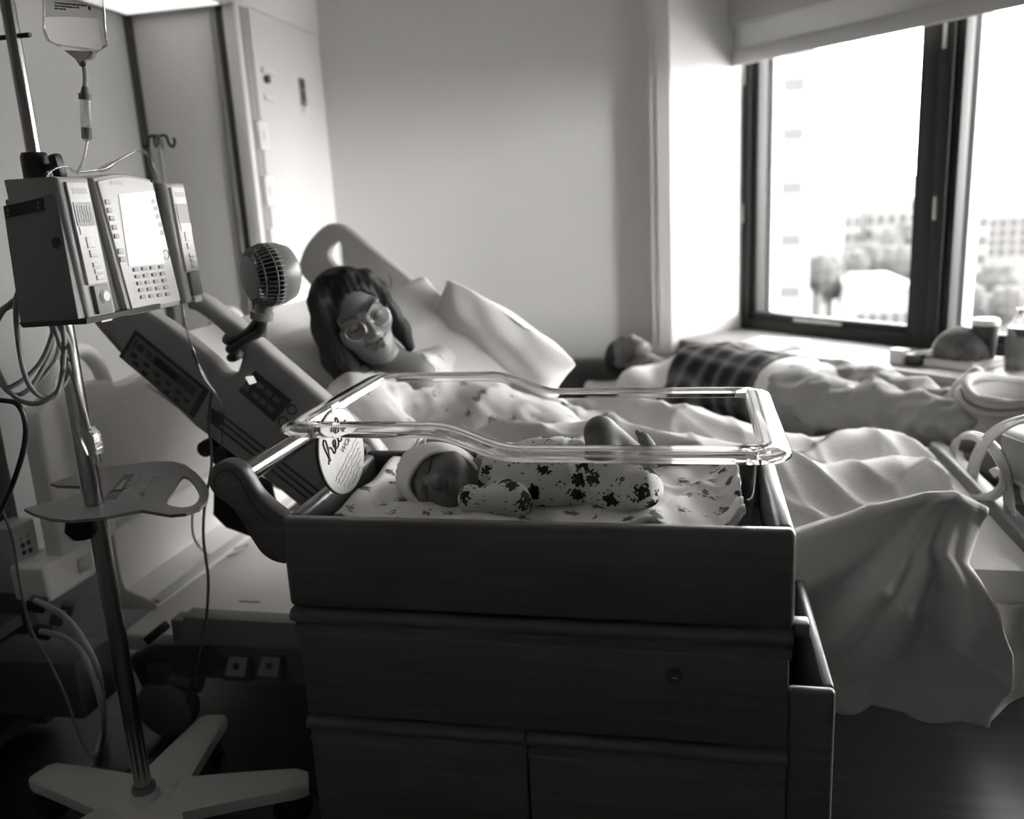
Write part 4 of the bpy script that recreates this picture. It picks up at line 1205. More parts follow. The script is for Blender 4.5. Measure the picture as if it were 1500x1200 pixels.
def pillow(name, M, size, label, seed, m=LINEN, wr=0.006, bend=0.0):
    rr_ = np.random.RandomState(seed)
    hx, hy, hz = size

    def fn(u, v):
        a = (u - 0.5) * 2; b = math.pi * 2 * v
        # a runs across the long axis, b around
        x = math.sin(a * math.pi / 2); e = max(0.0, 1 - abs(x) ** 3.2) ** 0.5
        cy, sz = math.cos(b), math.sin(b)
        y = math.copysign(abs(cy) ** 0.7, cy) * (0.82 + 0.18 * e); z = math.copysign(abs(sz) ** 0.9, sz) * e * (1 - 0.55 * abs(cy) ** 4)
        corner = 1 + 0.07 * abs(x) ** 4 * abs(y) ** 3
        p = Vector((hx * x * corner, hy * y * corner, hz * z))
        w = wr * (math.sin(9 * p.x / hx * 0.9 + 5 * p.y / hy + seed) * 0.5 + math.sin(3 * p.x / hx - 11 * p.y / hy + seed * 2) * 0.5 + 0.6 * math.sin(17 * p.y / hy + 6 * p.x / hx))
        p.z += w * (1 if sz > 0 else -1) * e
        p.z += bend * max(0.0, x) ** 2
        return M @ p
    o = MB().grid(fn, 60, 72, cv=True).build(name, m, None, 180)
    tag(o, label, 'pillow')
    return o


hd_c = P(534, 478, y=2.08)                   # the woman's head presses into the pillow here
A_, B_ = P(270, 482, y=1.80), P(598, 408, y=2.46)
px_ = (B_ - A_).normalized()
pc_ = (A_ + B_) / 2 - bd * 0.225
PMx = basis(pc_, px_, bd)


def dent(o):
    for v in o.data.vertices:
        d_ = v.co - (hd_c - Vector((0.02, -0.03, 0.0)))
        if d_.length < 0.118: v.co = (hd_c - Vector((0.02, -0.03, 0.0))) + d_.normalized() * 0.118


dent(pillow('pillow', Matrix.Translation(-bu * 0.125) @ PMx, ((B_ - A_).length / 2, 0.235, 0.06), 'white pillow under the woman on the raised bed head', 1, wr=0.006, bend=0.13))
pillow('pillow', basis(P(724, 516, y=2.46), P(812, 566, y=2.46) - P(640, 452, y=2.46), Vector((0.16, -0.30, 0.94))), (0.215, 0.135, 0.10), 'plump white pillow propped beside the woman against the far rail', 5, wr=0.0065)

# ------------------------------------------------------------------ people
SKIN = mat('skin_mid_grey', 0.145, 0.5, sub=0.15)
SKINB = mat('baby_skin', 0.21, 0.5, sub=0.2)
HAIR = mat('dark_hair', 0.014, 0.6, bump=(18, 0.4, (9, 9, 1)), spec=0.25)
LIPS = mat('lips', 0.09, 0.45)
BROW = mat('eyebrow', 0.04, 0.7)


def head_sdf(p, jaw=1.0, ears=True):
    """adult head; x right as seen from in front, y up, z forward, metres, origin between the ears at eye level"""
    d = ell(p, (0, 0.034, -0.012), (0.073, 0.080, 0.092))
    d = smin(d, ell(p, (0, -0.03, 0.03), (0.060, 0.078, 0.060)), 0.03)
    d = smin(d, ell(p, (0, -0.078, 0.052), (0.036 * jaw, 0.030, 0.036)), 0.025)
    d = smin(d, ell(p, (0, -0.094, 0.068), (0.019, 0.016, 0.017)), 0.02)
    for s in (-1, 1):
        d = smin(d, ell(p, (s * 0.041, -0.026, 0.056), (0.025, 0.022, 0.026)), 0.02)
        d = smin(d, cap(p, (s * 0.012, 0.018, 0.088), (s * 0.045, 0.022, 0.070), 0.009), 0.014)
        d = smax(d, -ell(p, (s * 0.031, -0.003, 0.101), (0.018, 0.013, 0.017)), 0.012)
        d = smin(d, ell(p, (s * 0.031, -0.003, 0.0765), (0.0145, 0.012, 0.013)), 0.004)
        d = smax(d, -cap(p, (s * 0.020, -0.0075, 0.0915), (s * 0.042, -0.0065, 0.0865), 0.0012), 0.003)
        if ears:
            d = smin(d, ell(p, (s * 0.074, -0.012, -0.008), (0.009, 0.031, 0.019)), 0.006)
        d = smin(d, ell(p, (s * 0.011, -0.040, 0.094), (0.0085, 0.007, 0.010)), 0.006)
        d = smax(d, -cap(p, (s * 0.022, -0.042, 0.091), (s * 0.032, -0.064, 0.083), 0.0012), 0.006)
    d = smin(d, cap(p, (0, 0.006, 0.088), (0, -0.034, 0.106), 0.0075, 0.010), 0.012)
    d = smin(d, ell(p, (0, -0.056, 0.088), (0.022, 0.009, 0.010)), 0.010)
    d = smin(d, ell(p, (0, -0.071, 0.086), (0.018, 0.008, 0.010)), 0.008)
    d = smax(d, -chain(p, [(-0.034, -0.053, 0.081), (-0.013, -0.0630, 0.098), (0.013, -0.0630, 0.098), (0.034, -0.053, 0.081)], [0.001, 0.0016, 0.0016, 0.001], 0.002), 0.003)
    return d


def lips_sdf(p):
    d = chain(p, [(-0.032, -0.0535, 0.0805), (-0.011, -0.0572, 0.0945), (0.0, -0.0588, 0.0962), (0.011, -0.0572, 0.0945), (0.032, -0.0535, 0.0805)], [0.0015, 0.005, 0.005, 0.005, 0.0015], 0.004)
    d = smin(d, chain(p, [(-0.027, -0.0585, 0.083), (-0.009, -0.0695, 0.094), (0.009, -0.0695, 0.094), (0.027, -0.0585, 0.083)], [0.0015, 0.0055, 0.0055, 0.0015], 0.004), 0.002)
    return smax(d, -chain(p, [(-0.033, -0.0535, 0.083), (-0.013, -0.0628, 0.099), (0.013, -0.0628, 0.099), (0.033, -0.0535, 0.083)], [0.0012] * 4, 0.002), 0.002)


def local(M):
    R = np.array(M.to_3x3()); c = np.array(M.translation)
    return lambda p: (p - c) @ R


def bounds(pts, pad):
    a = np.array([list(q) for q in pts]); return a.min(0) - pad, a.max(0) + pad


# ---- the mother
hc = P(519, 463, y=2.08)
fw = Vector((0.60, -0.78, -0.03)).normalized()
upv = Vector((-0.40, -0.16, 0.90)); upv = (upv - fw * upv.dot(fw)).normalized()
rt = upv.cross(fw)
HS = 1.08
HM = (Matrix((rt, upv, fw)).transposed() * HS).to_4x4(); HM.translation = hc
_hl = local(Matrix((rt, upv, fw)).transposed().to_4x4())


def hl(p): return _hl(p - np.array(hc)) / HS


mom = empty('person', (-0.5, 2.2, 0.5), 'woman with dark hair and round glasses lying in the bed in a printed gown', 'person')
neck0 = HM @ Vector((0, -0.07, -0.005))
nb = P(598, 566, y=2.14)
sf = P(640, 545, y=2.32); sn_ = P(520, 596, y=1.96)
chest, belly, pelv = P(612, 615, y=2.2), P(700, 640, y=2.2), P(790, 668, y=2.2)
el_f, ha_f = P(735, 585, y=2.44), P(786, 596, y=2.30)
el_n, ha_n = P(600, 668, y=1.92), P(690, 655, y=1.98)


def mom_body(p):
    d = cap(p, neck0, nb, 0.05, 0.058)
    t = smin(cap(p, sn_, sf, 0.06, 0.06), cap(p, nb, chest, 0.09, 0.125), 0.06)
    t = smin(t, cap(p, chest, belly, 0.125, 0.125), 0.05)
    t = smin(t, cap(p, belly, pelv, 0.125, 0.13), 0.05)
    for a, b, c in ((sn_, el_n, ha_n), (sf, el_f, ha_f)):
        t = smin(t, chain(p, [a, b, c], [0.052, 0.04, 0.026], 0.02), 0.03)
    return smin(d, t, 0.025)


def mom_head(p):
    d = smin(head_sdf(hl(p)) * HS, cap(p, neck0, nb, 0.0505, 0.0585), 0.03)
    return smax(d, np.sqrt(((p - np.array(hc)) ** 2).sum(-1)) - 0.205, 0.002)


lo, hi = bounds([nb, sf, sn_, pelv, el_f, ha_f, el_n, ha_n, neck0], 0.16)
hlo, hhi = bounds([HM @ Vector(v) for v in ((0, 0.1, 0), (0, -0.14, 0.05), (0.07, 0, 0), (-0.07, 0, 0), (0, 0, 0.1), (0, 0, -0.1))], 0.05)
sdf_obj('body', mom_body, lo, hi, 0.008, SKIN, mom, extra=((mom_head, hlo, hhi, 0.0033),))
sdf_obj('lips', lambda p: lips_sdf(hl(p)) * HS - 0.0006, *bounds([HM @ Vector(v) for v in ((-0.03, -0.06, 0.09), (0.03, -0.06, 0.09))], 0.016), 0.0016, LIPS, mom)
for s in (-1, 1):
    MB().tube([HM @ Vector(v) for v in spline([(s * 0.012, 0.017, 0.0985), (s * 0.026, 0.024, 0.0945), (s * 0.04, 0.024, 0.085), (s * 0.05, 0.016, 0.074)], 4)], [0.0022] * 4 + [0.003] * 5 + [0.0024] * 3 + [0.0012], 6).build('eyebrow', BROW, mom, 180)
    MB().tube([HM @ Vector(v) for v in spline([(s * 0.019, -0.006, 0.0905), (s * 0.027, -0.009, 0.0925), (s * 0.036, -0.009, 0.0905), (s * 0.044, -0.005, 0.085)], 4)], 0.0014, 6).build('eyelash_line', BROW, mom, 180)


def hair_sdf(p):
    q = hl(p)
    d = ell(q, (0, 0.036, -0.018), (0.084, 0.086, 0.104))
    d = smin(d, ell(q, (0, -0.03, -0.055), (0.082, 0.11, 0.06)), 0.03)
    d = smax(d, -ell(q, (0.006, -0.034, 0.112), (0.067, 0.112, 0.092)), 0.010)
    # side curtains fall from an off-centre parting
    d = smin(d, chain(q, [(-0.030, 0.108, 0.02), (-0.064, 0.082, 0.046), (-0.082, 0.02, 0.036), (-0.088, -0.06, 0.03), (-0.078, -0.125, 0.025), (-0.045, -0.165, 0.02)], [0.018, 0.022, 0.027, 0.036, 0.042, 0.03], 0.02), 0.02)
    d = smin(d, chain(q, [(-0.026, 0.110, 0.025), (0.02, 0.104, 0.050), (0.058, 0.076, 0.046), (0.078, 0.03, 0.030), (0.080, -0.03, 0.016), (0.082, -0.085, 0.014), (0.078, -0.13, 0.022)], [0.014, 0.017, 0.018, 0.019, 0.018, 0.021, 0.013], 0.015), 0.012)
    d = smax(d, -(np.abs(q[..., 0] + 0.028 + 0.1 * np.maximum(0, 0.12 - q[..., 1])) + 8 * np.maximum(0, 0.10 - q[..., 1]) - 0.0015), 0.008)   # the parting
    ang = np.arctan2(q[..., 0], q[..., 2] + 0.02)
    d = d + 0.0009 * np.sin(ang * 34 + q[..., 1] * 30 + 2 * np.sin(q[..., 1] * 40)) + 0.0006 * np.sin(ang * 71 + q[..., 1] * 50)
    return d * HS


hlo, hhi = bounds([HM @ Vector(v) for v in ((-0.1, 0.12, 0), (0.1, 0.12, 0), (-0.06, -0.17, 0.02), (0.09, -0.12, 0.02), (0, 0, 0.1), (0, 0, -0.12))], 0.065)
sdf_obj('hair', hair_sdf, hlo, hhi, 0.0042, HAIR, mom)
MB().tube([HM @ Vector(v) for v in spline([(0.085, 0.02, 0.02), (0.105, 0.018, 0.015), (0.118, 0.03, 0.01), (0.12, 0.045, 0.01)], 5)], 0.0012, 5).build('hair_wisp', HAIR, mom, 180)
# glasses: two round wire rims, bridge and temples
gl = empty('glasses', HM @ Vector((0, 0, 0.1)), 'round thin-framed glasses on the woman\'s face', 'glasses')
GM = mat('glasses_wire', 0.35, 0.2, metal=0.9)
for s in (-1, 1):
    pts = [HM @ Vector((s * 0.034 + 0.0235 * math.cos(a), -0.006 + 0.0205 * math.sin(a), 0.112 - 0.32 * abs(abs(s * 0.034 + 0.0235 * math.cos(a)) - 0.02))) for a in [2 * math.pi * k / 28 for k in range(28)]]
    MB().tube(pts, 0.0016, 6, closed=True).build('lens_rim', GM, gl, 180)
    b = MB(); c = b.bm.verts.new(HM @ Vector((s * 0.034, -0.006, 0.108))); vs = [b.bm.verts.new(v) for v in pts]
    for k in range(28): b.bm.faces.new((c, vs[k], vs[(k + 1) % 28]))
    b.build('lens', clear('lens_glass', 0.97, 0.0, 1.5), gl, 180)
    MB().tube([HM @ Vector(v) for v in ((s * 0.057, 0.0, 0.100), (s * 0.074, 0.002, 0.05), (s * 0.078, 0.004, -0.01))], 0.0011, 6).build('temple', GM, gl, 180)
MB().tube([HM @ Vector(v) for v in spline([(-0.0115, -0.002, 0.111), (0, 0.003, 0.115), (0.0115, -0.002, 0.111)], 5)], 0.0011, 6).build('bridge', GM, gl, 180)
# gown
GOWN = printed('small_floral_gown', 0.6, 0.2, 20, 0.2, seed=5.0, soft=0.06)


def gown_sdf(p):
    t = smin(cap(p, sn_, sf, 0.068, 0.066), cap(p, nb, chest, 0.085, 0.135), 0.06)
    t = smin(t, cap(p, chest, belly, 0.138, 0.14), 0.05)
    t = smin(t, cap(p, belly, pelv, 0.14, 0.145), 0.05)
    t = smin(t, cap(p, sn_, np.array(sn_) * 0.25 + np.array(el_n) * 0.75, 0.075, 0.07), 0.03)
    t = smin(t, cap(p, sf, np.array(sf) * 0.3 + np.array(el_f) * 0.7, 0.066, 0.07), 0.03)
    t = t + 0.010 * np.abs(wob(p, 34, 3)) + 0.006 * np.abs(wob(p, 80, 6)) - 0.010
    # neck opening
    nf = np.array(nb) + np.array((0.0, -0.02, 0.03))
    t = smin(t, cap(p, nb, sf, 0.068, 0.07), 0.03)
    t = smax(t, -cap(p, np.array(neck0), nf, 0.066, 0.068), 0.012)
    return t


lo, hi = bounds([nb, sf, sn_, pelv, el_f, el_n], 0.17)
sdf_obj('gown', gown_sdf, lo, hi, 0.009, GOWN, mom)
# far hand with five fingers resting on the sheet
def hand(name, wrist, tip, normal, size, m, parent, curl=0.35):
    d_ = (Vector(tip) - Vector(wrist)).normalized(); n_ = Vector(normal); n_ = (n_ - d_ * n_.dot(d_)).normalized(); s_ = d_.cross(n_)
    W = Vector(wrist); k = size

    def f(p):
        pal = None
        M_ = Matrix((d_, s_, n_)).transposed().to_4x4(); M_.translation = W + d_ * 0.045 * k
        pal = rbox(p, M_, (0.045 * k, 0.038 * k, 0.013 * k), 0.012 * k)
        for j, (o_, L_) in enumerate(((-0.029, 0.062), (-0.010, 0.072), (0.010, 0.068), (0.028, 0.052))):
            a = W + d_ * 0.085 * k + s_ * o_ * k
            b = a + d_ * L_ * 0.5 * k - n_ * 0.006 * k + s_ * o_ * 0.1 * k
            c = b + d_ * L_ * 0.45 * k - n_ * curl * L_ * 0.6 * k
            pal = smin(pal, chain(p, [a, b, c], [0.0095 * k, 0.0085 * k, 0.0072 * k], 0.003), 0.006 * k)
        a = W + d_ * 0.02 * k - s_ * 0.032 * k
        pal = smin(pal, chain(p, [a, a + d_ * 0.03 * k - s_ * 0.026 * k, a + d_ * 0.058 * k - s_ * 0.034 * k - n_ * 0.008 * k], [0.012 * k, 0.0105 * k, 0.008 * k], 0.003), 0.008 * k)
        return pal
    return sdf_obj(name, f, *bounds([W, W + d_ * 0.17 * k, W + s_ * 0.06 * k, W - s_ * 0.07 * k], 0.03 * k), 0.0035 * k, m, parent)


hand('hand', ha_f, P(815, 612, y=2.22), (0, -0.3, 1), 0.95, SKIN, mom)

# ---- the father on the couch
fd = empty('person', (0.3, 3.3, 0.4), 'bearded man asleep on the couch under the window in white shirt and plaid flannel', 'person')
FS = 3.58
AL = Vector((S2, -S2, 0))
SD = Vector((-S2, -S2, 0))                 # towards the bed
fh = P(922, 523, s=FS); 
ff = Vector((-0.06, -0.16, 0.97)).normalized()
fu = Vector((-S2 * 0.97, S2 * 0.97, 0.10)); fu = (fu - ff * fu.dot(ff)).normalized()
FM = Matrix((fu.cross(ff), fu, ff)).transposed().to_4x4(); FM.translation = fh
fl_ = local(FM)
fneck = FM @ Vector((0, -0.09, -0.01)); fnb = P(975, 545, s=FS) + Vector((0, 0, -0.02))
fch, fhip = P(1035, 558, s=FS), P(1190, 585, s=FS)
sh_n, sh_f = fnb + SD * 0.18 + AL * 0.02 + Vector((0, 0, -0.02)), fnb - SD * 0.16 + AL * 0.02 + Vector((0, 0, -0.01))
k_n, k_f = P(1290, 598, s=FS - 0.12), P(1300, 576, s=FS + 0.16)
a_n, a_f = P(1415, 630, s=FS - 0.12), P(1372, 597, s=FS + 0.14)
e_n, e_f = sh_n + AL * 0.27 + SD * 0.05 + Vector((0, 0, -0.03)), sh_f + AL * 0.25 + Vector((0, 0, 0.0))
h_f = fch + AL * 0.12 + Vector((0, 0, 0.12)); h_n = fch + AL * 0.2 + SD * 0.06 + Vector((0, 0, 0.10))


def fat_torso(p, o=0.0):
    t = smin(cap(p, sh_n, sh_f, 0.075 + o), ell(p, fch, (0.2, 0.2, 0.115 + o)), 0.06)
    t = smin(t, cap(p, fch, fhip, 0.125 + o, 0.125 + o), 0.06)
    t = smin(t, cap(p, fch + SD * 0.07, fhip + SD * 0.06, 0.11 + o, 0.11 + o), 0.05)
    t = smin(t, cap(p, fch - SD * 0.07, fhip - SD * 0.06, 0.11 + o, 0.11 + o), 0.05)
    return t


def fat_arms(p, o=0.0):
    return np.minimum(chain(p, [sh_n, e_n, h_n], [0.056 + o, 0.045 + o, 0.03 + o], 0.02), chain(p, [sh_f, e_f, h_f], [0.056 + o, 0.045 + o, 0.03 + o], 0.02))


def fat_legs(p, o=0.0):
    d = np.minimum(chain(p, [fhip + SD * 0.09, k_n, a_n], [0.095 + o, 0.066 + o, 0.045 + o], 0.02), chain(p, [fhip - SD * 0.09, k_f, a_f], [0.095 + o, 0.066 + o, 0.045 + o], 0.02))
    return d


def fat_body(p):
    d = cap(p, fneck, fnb, 0.056, 0.062)
    d = smin(d, fat_torso(p), 0.03)
    d = smin(d, fat_arms(p), 0.02)
    return smin(d, fat_legs(p), 0.03)


lo, hi = bounds([fh, fnb, sh_n, sh_f, fhip, k_n, k_f, a_n, a_f], 0.16)
FB = bounds([FM @ Vector(v) for v in ((0, 0.1, 0), (0, -0.1, 0.05), (0.07, 0, 0), (-0.07, 0, 0), (0, 0, 0.1), (0, 0, -0.1))], 0.03)
sdf_obj('body', fat_body, lo, hi, 0.011, SKIN, fd, extra=((lambda p: head_sdf(fl_(p), 1.1), FB[0], FB[1], 0.0045),))


def fhair(p):
    q = fl_(p)
    d = ell(q, (0, 0.045, -0.02), (0.079, 0.09, 0.098))
    d = smax(d, -ell(q, (0, -0.04, 0.10), (0.07, 0.13, 0.09)), 0.01)
    return smax(d, -(q[..., 1] + 0.02 - 0.5 * np.minimum(0, q[..., 2])), 0.01) + 0.002 * wob(q, 200, 1)


def fbeard(p):
    q = fl_(p)
    d = smin(ell(q, (0, -0.082, 0.048), (0.047, 0.036, 0.045)), cap(q, (-0.055, -0.05, 0.015), (-0.03, -0.09, 0.05), 0.018), 0.02)
    d = smin(d, cap(q, (0.055, -0.05, 0.015), (0.03, -0.09, 0.05), 0.018), 0.02)
    return smax(d, -ell(q, (0, -0.056, 0.085), (0.026, 0.014, 0.03)), 0.006) + 0.0015 * wob(q, 250, 2)


BEARD = mat('beard', 0.10, 0.7, bump=(200, 0.6))
hb_ = bounds([FM @ Vector(v) for v in ((0, 0.13, 0), (0, -0.12, 0.05), (0.08, 0, 0), (-0.08, 0, 0), (0, 0, 0.1), (0, 0, -0.12))], 0.03)
sdf_obj('hair', fhair, *hb_, 0.0055, HAIR, fd)
sdf_obj('beard', fbeard, *hb_, 0.0055, BEARD, fd)
for s in (-1, 1):
    MB().tube([FM @ Vector(v) for v in spline([(s * 0.012, 0.017, 0.0985), (s * 0.026, 0.024, 0.0945), (s * 0.048, 0.018, 0.078)], 4)], 0.003, 6).build('eyebrow', BROW, fd, 180)
TEE = mat('white_tshirt', 0.7, 0.9, spec=0.2)


def tee(p):
    d = smin(fat_torso(p, 0.010), np.minimum(cap(p, sh_n, sh_n.lerp(e_n, 0.7), 0.072, 0.066), cap(p, sh_f, sh_f.lerp(e_f, 0.7), 0.072, 0.066)), 0.03)
    d = d + 0.005 * wob(p, 30, 8)
    d = smax(d, -cap(p, fneck, fnb + AL * -0.01 + Vector((0, 0, 0.04)), 0.07, 0.075), 0.01)
    return smax(d, -((np.array(fhip) - p) @ np.array(AL) - 0.03), 0.01)


lo, hi = bounds([fnb, sh_n, sh_f, fhip, e_n, e_f], 0.17)
sdf_obj('tshirt', tee, lo, hi, 0.011, TEE, fd)
# plaid material: pale lines crossing a dark ground, laid along the body
pm = bpy.data.materials.new('plaid_flannel'); pm.use_nodes = True
nt = pm.node_tree; b = nt.nodes['Principled BSDF']; b.inputs['Roughness'].default_value = 0.95; b.inputs['Specular IOR Level'].default_value = 0.1
tc = nt.nodes.new('ShaderNodeTexCoord'); sx = nt.nodes.new('ShaderNodeMapping'); sx.inputs['Rotation'].default_value = (0, 0, math.radians(45))
nt.links.new(tc.outputs['Object'], sx.inputs[0])
outs = []
for ax_, sc2 in (('X', 11.0), ('Y', 11.0), ('Z', 11.0)):
    w = nt.nodes.new('ShaderNodeTexWave'); w.bands_direction = ax_; w.inputs['Scale'].default_value = sc2 / 6.28 * 2.2; w.inputs['Distortion'].default_value = 0.5; w.inputs['Detail'].default_value = 0
    nt.links.new(sx.outputs[0], w.inputs['Vector'])
    r = nt.nodes.new('ShaderNodeValToRGB'); e = r.color_ramp.elements
    e[0].position = 0.0; e[0].color = (0, 0, 0, 1); e[1].position = 1.0; e[1].color = (1, 1, 1, 1)
    for ps, cv_ in ((0.45, 0.0), (0.5, 0.35), (0.86, 0.35), (0.9, 1.0)): q_ = e.new(ps); q_.color = (cv_, cv_, cv_, 1)
    nt.links.new(w.outputs['Fac'], r.inputs[0]); outs.append(r)
a1 = nt.nodes.new('ShaderNodeMath'); a1.operation = 'ADD'; nt.links.new(outs[0].outputs[0], a1.inputs[0]); nt.links.new(outs[1].outputs[0], a1.inputs[1])
a2 = nt.nodes.new('ShaderNodeMath'); a2.operation = 'MULTIPLY_ADD'; a2.inputs[1].default_value = 0.085; a2.inputs[2].default_value = 0.022
nt.links.new(a1.outputs[0], a2.inputs[0]); nt.links.new(a2.outputs[0], b.inputs['Base Color'])


def flannel(p):
    d = fat_torso(p, 0.022)
    d = smin(d, chain(p, [sh_n.lerp(e_n, 0.35), e_n, h_n], [0.07, 0.066, 0.05], 0.02), 0.03)
    d = smin(d, chain(p, [sh_f.lerp(e_f, 0.35), e_f, h_f], [0.07, 0.066, 0.05], 0.02), 0.03)
    d = d + 0.010 * wob(p, 24, 4) + 0.005 * np.abs(wob(p, 55, 9))
    st = (p - np.array(fch)) @ np.array(AL)
    sd = (p - np.array(fch)) @ np.array(SD)
    d = smax(d, -(st + 0.075 - 0.25 * sd), 0.012)                       # leaves the white chest bare
    return smax(d, st - 0.40, 0.02)


lo, hi = bounds([fnb, sh_n, sh_f, fhip + AL * 0.1, e_n, e_f], 0.2)
sdf_obj('plaid_shirt', flannel, lo, hi, 0.011, pm, fd)
PANT = mat('pale_grey_trousers', 0.3, 0.92, bump=(50, 0.15), spec=0.2)


def pants(p):
    d = fat_legs(p, 0.016)
    d = smin(d, cap(p, fhip + SD * 0.08, fhip - SD * 0.08, 0.11), 0.05)
    d = d + 0.026 * np.abs(wob(p, 22, 12)) + 0.018 * np.abs(wob(p, 45, 14)) + 0.006 * np.abs(wob(p, 90, 3)) - 0.026
    return d


lo, hi = bounds([fhip, k_n, k_f, a_n, a_f], 0.17)
sdf_obj('trousers', pants, lo, hi, 0.010, PANT, fd)
SOCK = mat('grey_sock', 0.45, 0.95)
for nm, a, dv in (('sock', a_n, Vector((0.55, -0.35, 0.5))), ('sock', a_f, Vector((0.3, -0.3, 0.9)))):
    dv = dv.normalized()
    sdf_obj(nm, lambda p: smin(cap(p, a, a + AL * 0.05, 0.046, 0.042), chain(p, [a + AL * 0.05, a + AL * 0.06 + dv * 0.08, a + AL * 0.06 + dv * 0.14], [0.044, 0.038, 0.026], 0.02), 0.03), *bounds([a, a + AL * 0.06 + dv * 0.16], 0.07), 0.007, SOCK, fd)
hand('hand', h_n, h_n + AL * 0.1 - SD * 0.1, (0, 0, 1), 1.0, SKIN, fd)

# ---- the baby
by = empty('person', P(800, 730, y=1.40), 'sleeping newborn in a knotted cap and floral suit lying in the tub', 'person')
BY = 1.395
bh = P(652, 702, y=BY)
X_, Z_ = Vector((1, 0, 0)), Vector((0, 0, 1))
# baby head frame: crown towards the left of the photo, face to the camera, seen a little from the chin
bf = Vector((-0.20, -0.93, 0.26)).normalized()
bu_ = Vector((-0.97, 0.20, 0.06)); bu_ = (bu_ - bf * bu_.dot(bf)).normalized()
BM_ = Matrix((bu_.cross(bf), bu_, bf)).transposed().to_4x4(); BM_.translation = bh
_bl = local(BM_)
BS = 1.12


def blc(p): return _bl(p) / BS


def BV(v): return BM_ @ (Vector(v) * BS)


def baby_head(p):
    q = blc(p)
    d = ell(q, (0, 0.024, -0.012), (0.050, 0.056, 0.060))
    d = smin(d, ell(q, (0, -0.010, 0.014), (0.044, 0.044, 0.043)), 0.02)
    for s in (-1, 1):
        d = smin(d, ell(q, (s * 0.025, -0.024, 0.028), (0.024, 0.023, 0.024)), 0.012)     # round cheeks
        d = smin(d, cap(q, (s * 0.010, 0.0135, 0.0545), (s * 0.030, 0.0135, 0.0465), 0.005), 0.008)     # brow ridge
        d = smax(d, -ell(q, (s * 0.021, 0.003, 0.068), (0.0155, 0.0085, 0.0165)), 0.006)
        d = smin(d, ell(q, (s * 0.021, 0.003, 0.0465), (0.0125, 0.0078, 0.0085)), 0.002)      # closed lids
        d = smax(d, -chain(q, [(s * 0.009, 0.0012, 0.0545), (s * 0.021, -0.0026, 0.0562), (s * 0.033, 0.0012, 0.0485)], [0.0012, 0.0022, 0.0012], 0.001), 0.002)
        d = smin(d, ell(q, (s * 0.0082, -0.0150, 0.0600), (0.0062, 0.0050, 0.0062)), 0.003)
        d = smax(d, -ell(q, (s * 0.0052, -0.0195, 0.0640), (0.0030, 0.0022, 0.004)), 0.001)
        d = smax(d, -chain(q, [(s * 0.014, -0.017, 0.058), (s * 0.019, -0.028, 0.053)], [0.001, 0.001], 0.001), 0.005)
    d = smin(d, cap(q, (0, 0.004, 0.0540), (0, -0.0120, 0.0645), 0.0048, 0.0078), 0.006)
    d = smin(d, ell(q, (0, -0.0255, 0.0530), (0.0125, 0.0058, 0.0085)), 0.005)
    d = smin(d, ell(q, (0, -0.0345, 0.0500), (0.0105, 0.0058, 0.0085)), 0.004)
    d = smax(d, -chain(q, [(-0.016, -0.0290, 0.0515), (0, -0.0300, 0.0615), (0.016, -0.0290, 0.0515)], [0.001, 0.0020, 0.001], 0.001), 0.002)
    d = smax(d, -cap(q, (-0.012, -0.0415, 0.0530), (0.012, -0.0415, 0.0530), 0.0012), 0.006)
    d = smin(d, ell(q, (0, -0.047, 0.038), (0.016, 0.010, 0.014)), 0.008)
    return d * BS


bt0, bt1, bt2 = P(722, 704, y=BY + 0.01), P(815, 704, y=BY + 0.015), P(905, 712, y=BY + 0.015)
hipb, kneeb, anb = P(893, 700, y=BY - 0.01), P(880, 634, y=BY + 0.02), P(938, 670, y=BY + 0.03)
heel, ball, toe = P(948, 672, y=BY + 0.05), P(948, 655, y=BY + 0.055), P(944, 645, y=BY + 0.055)
sh1, el1, wr1 = P(735, 722, y=BY - 0.04), P(754, 733, y=BY - 0.075), P(692, 731, y=BY - 0.085)
hp2, kn2, an2 = P(905, 722, y=BY - 0.03), P(940, 716, y=BY - 0.05), P(935, 690, y=BY + 0.0)


def baby_skin(p):
    d = baby_head(p)
    d = smin(d, cap(p, bh + X_ * 0.03, bt0, 0.036, 0.042), 0.02)
    d = smin(d, ell(p, bt1, (0.115, 0.062, 0.044)), 0.03)
    d = smin(d, ell(p, bt2, (0.050, 0.060, 0.045)), 0.03)
    d = smin(d, chain(p, [sh1, el1, wr1], [0.022, 0.02, 0.016], 0.012), 0.02)
    leg = smin(cap(p, hipb, kneeb, 0.035, 0.0285), cap(p, kneeb, anb, 0.0285, 0.017), 0.004)
    leg = smin(leg, chain(p, [anb, heel, ball, toe], [0.016, 0.0125, 0.0135, 0.0115], 0.006), 0.006)
    d = smin(d, leg, 0.008)
    d = smin(d, chain(p, [hp2, kn2, an2], [0.034, 0.026, 0.018], 0.012), 0.02)
    for k, (a, b) in enumerate(((934, 633), (942, 635), (947, 639), (951, 644), (954, 650))):     # a row of toes along the top of the sole
        e = P(a, b, y=BY + 0.055)
        d = smin(d, cap(p, e, ball.lerp(e, 0.45), 0.0054 if k == 0 else 0.0042, 0.0052), 0.0015)
    return d


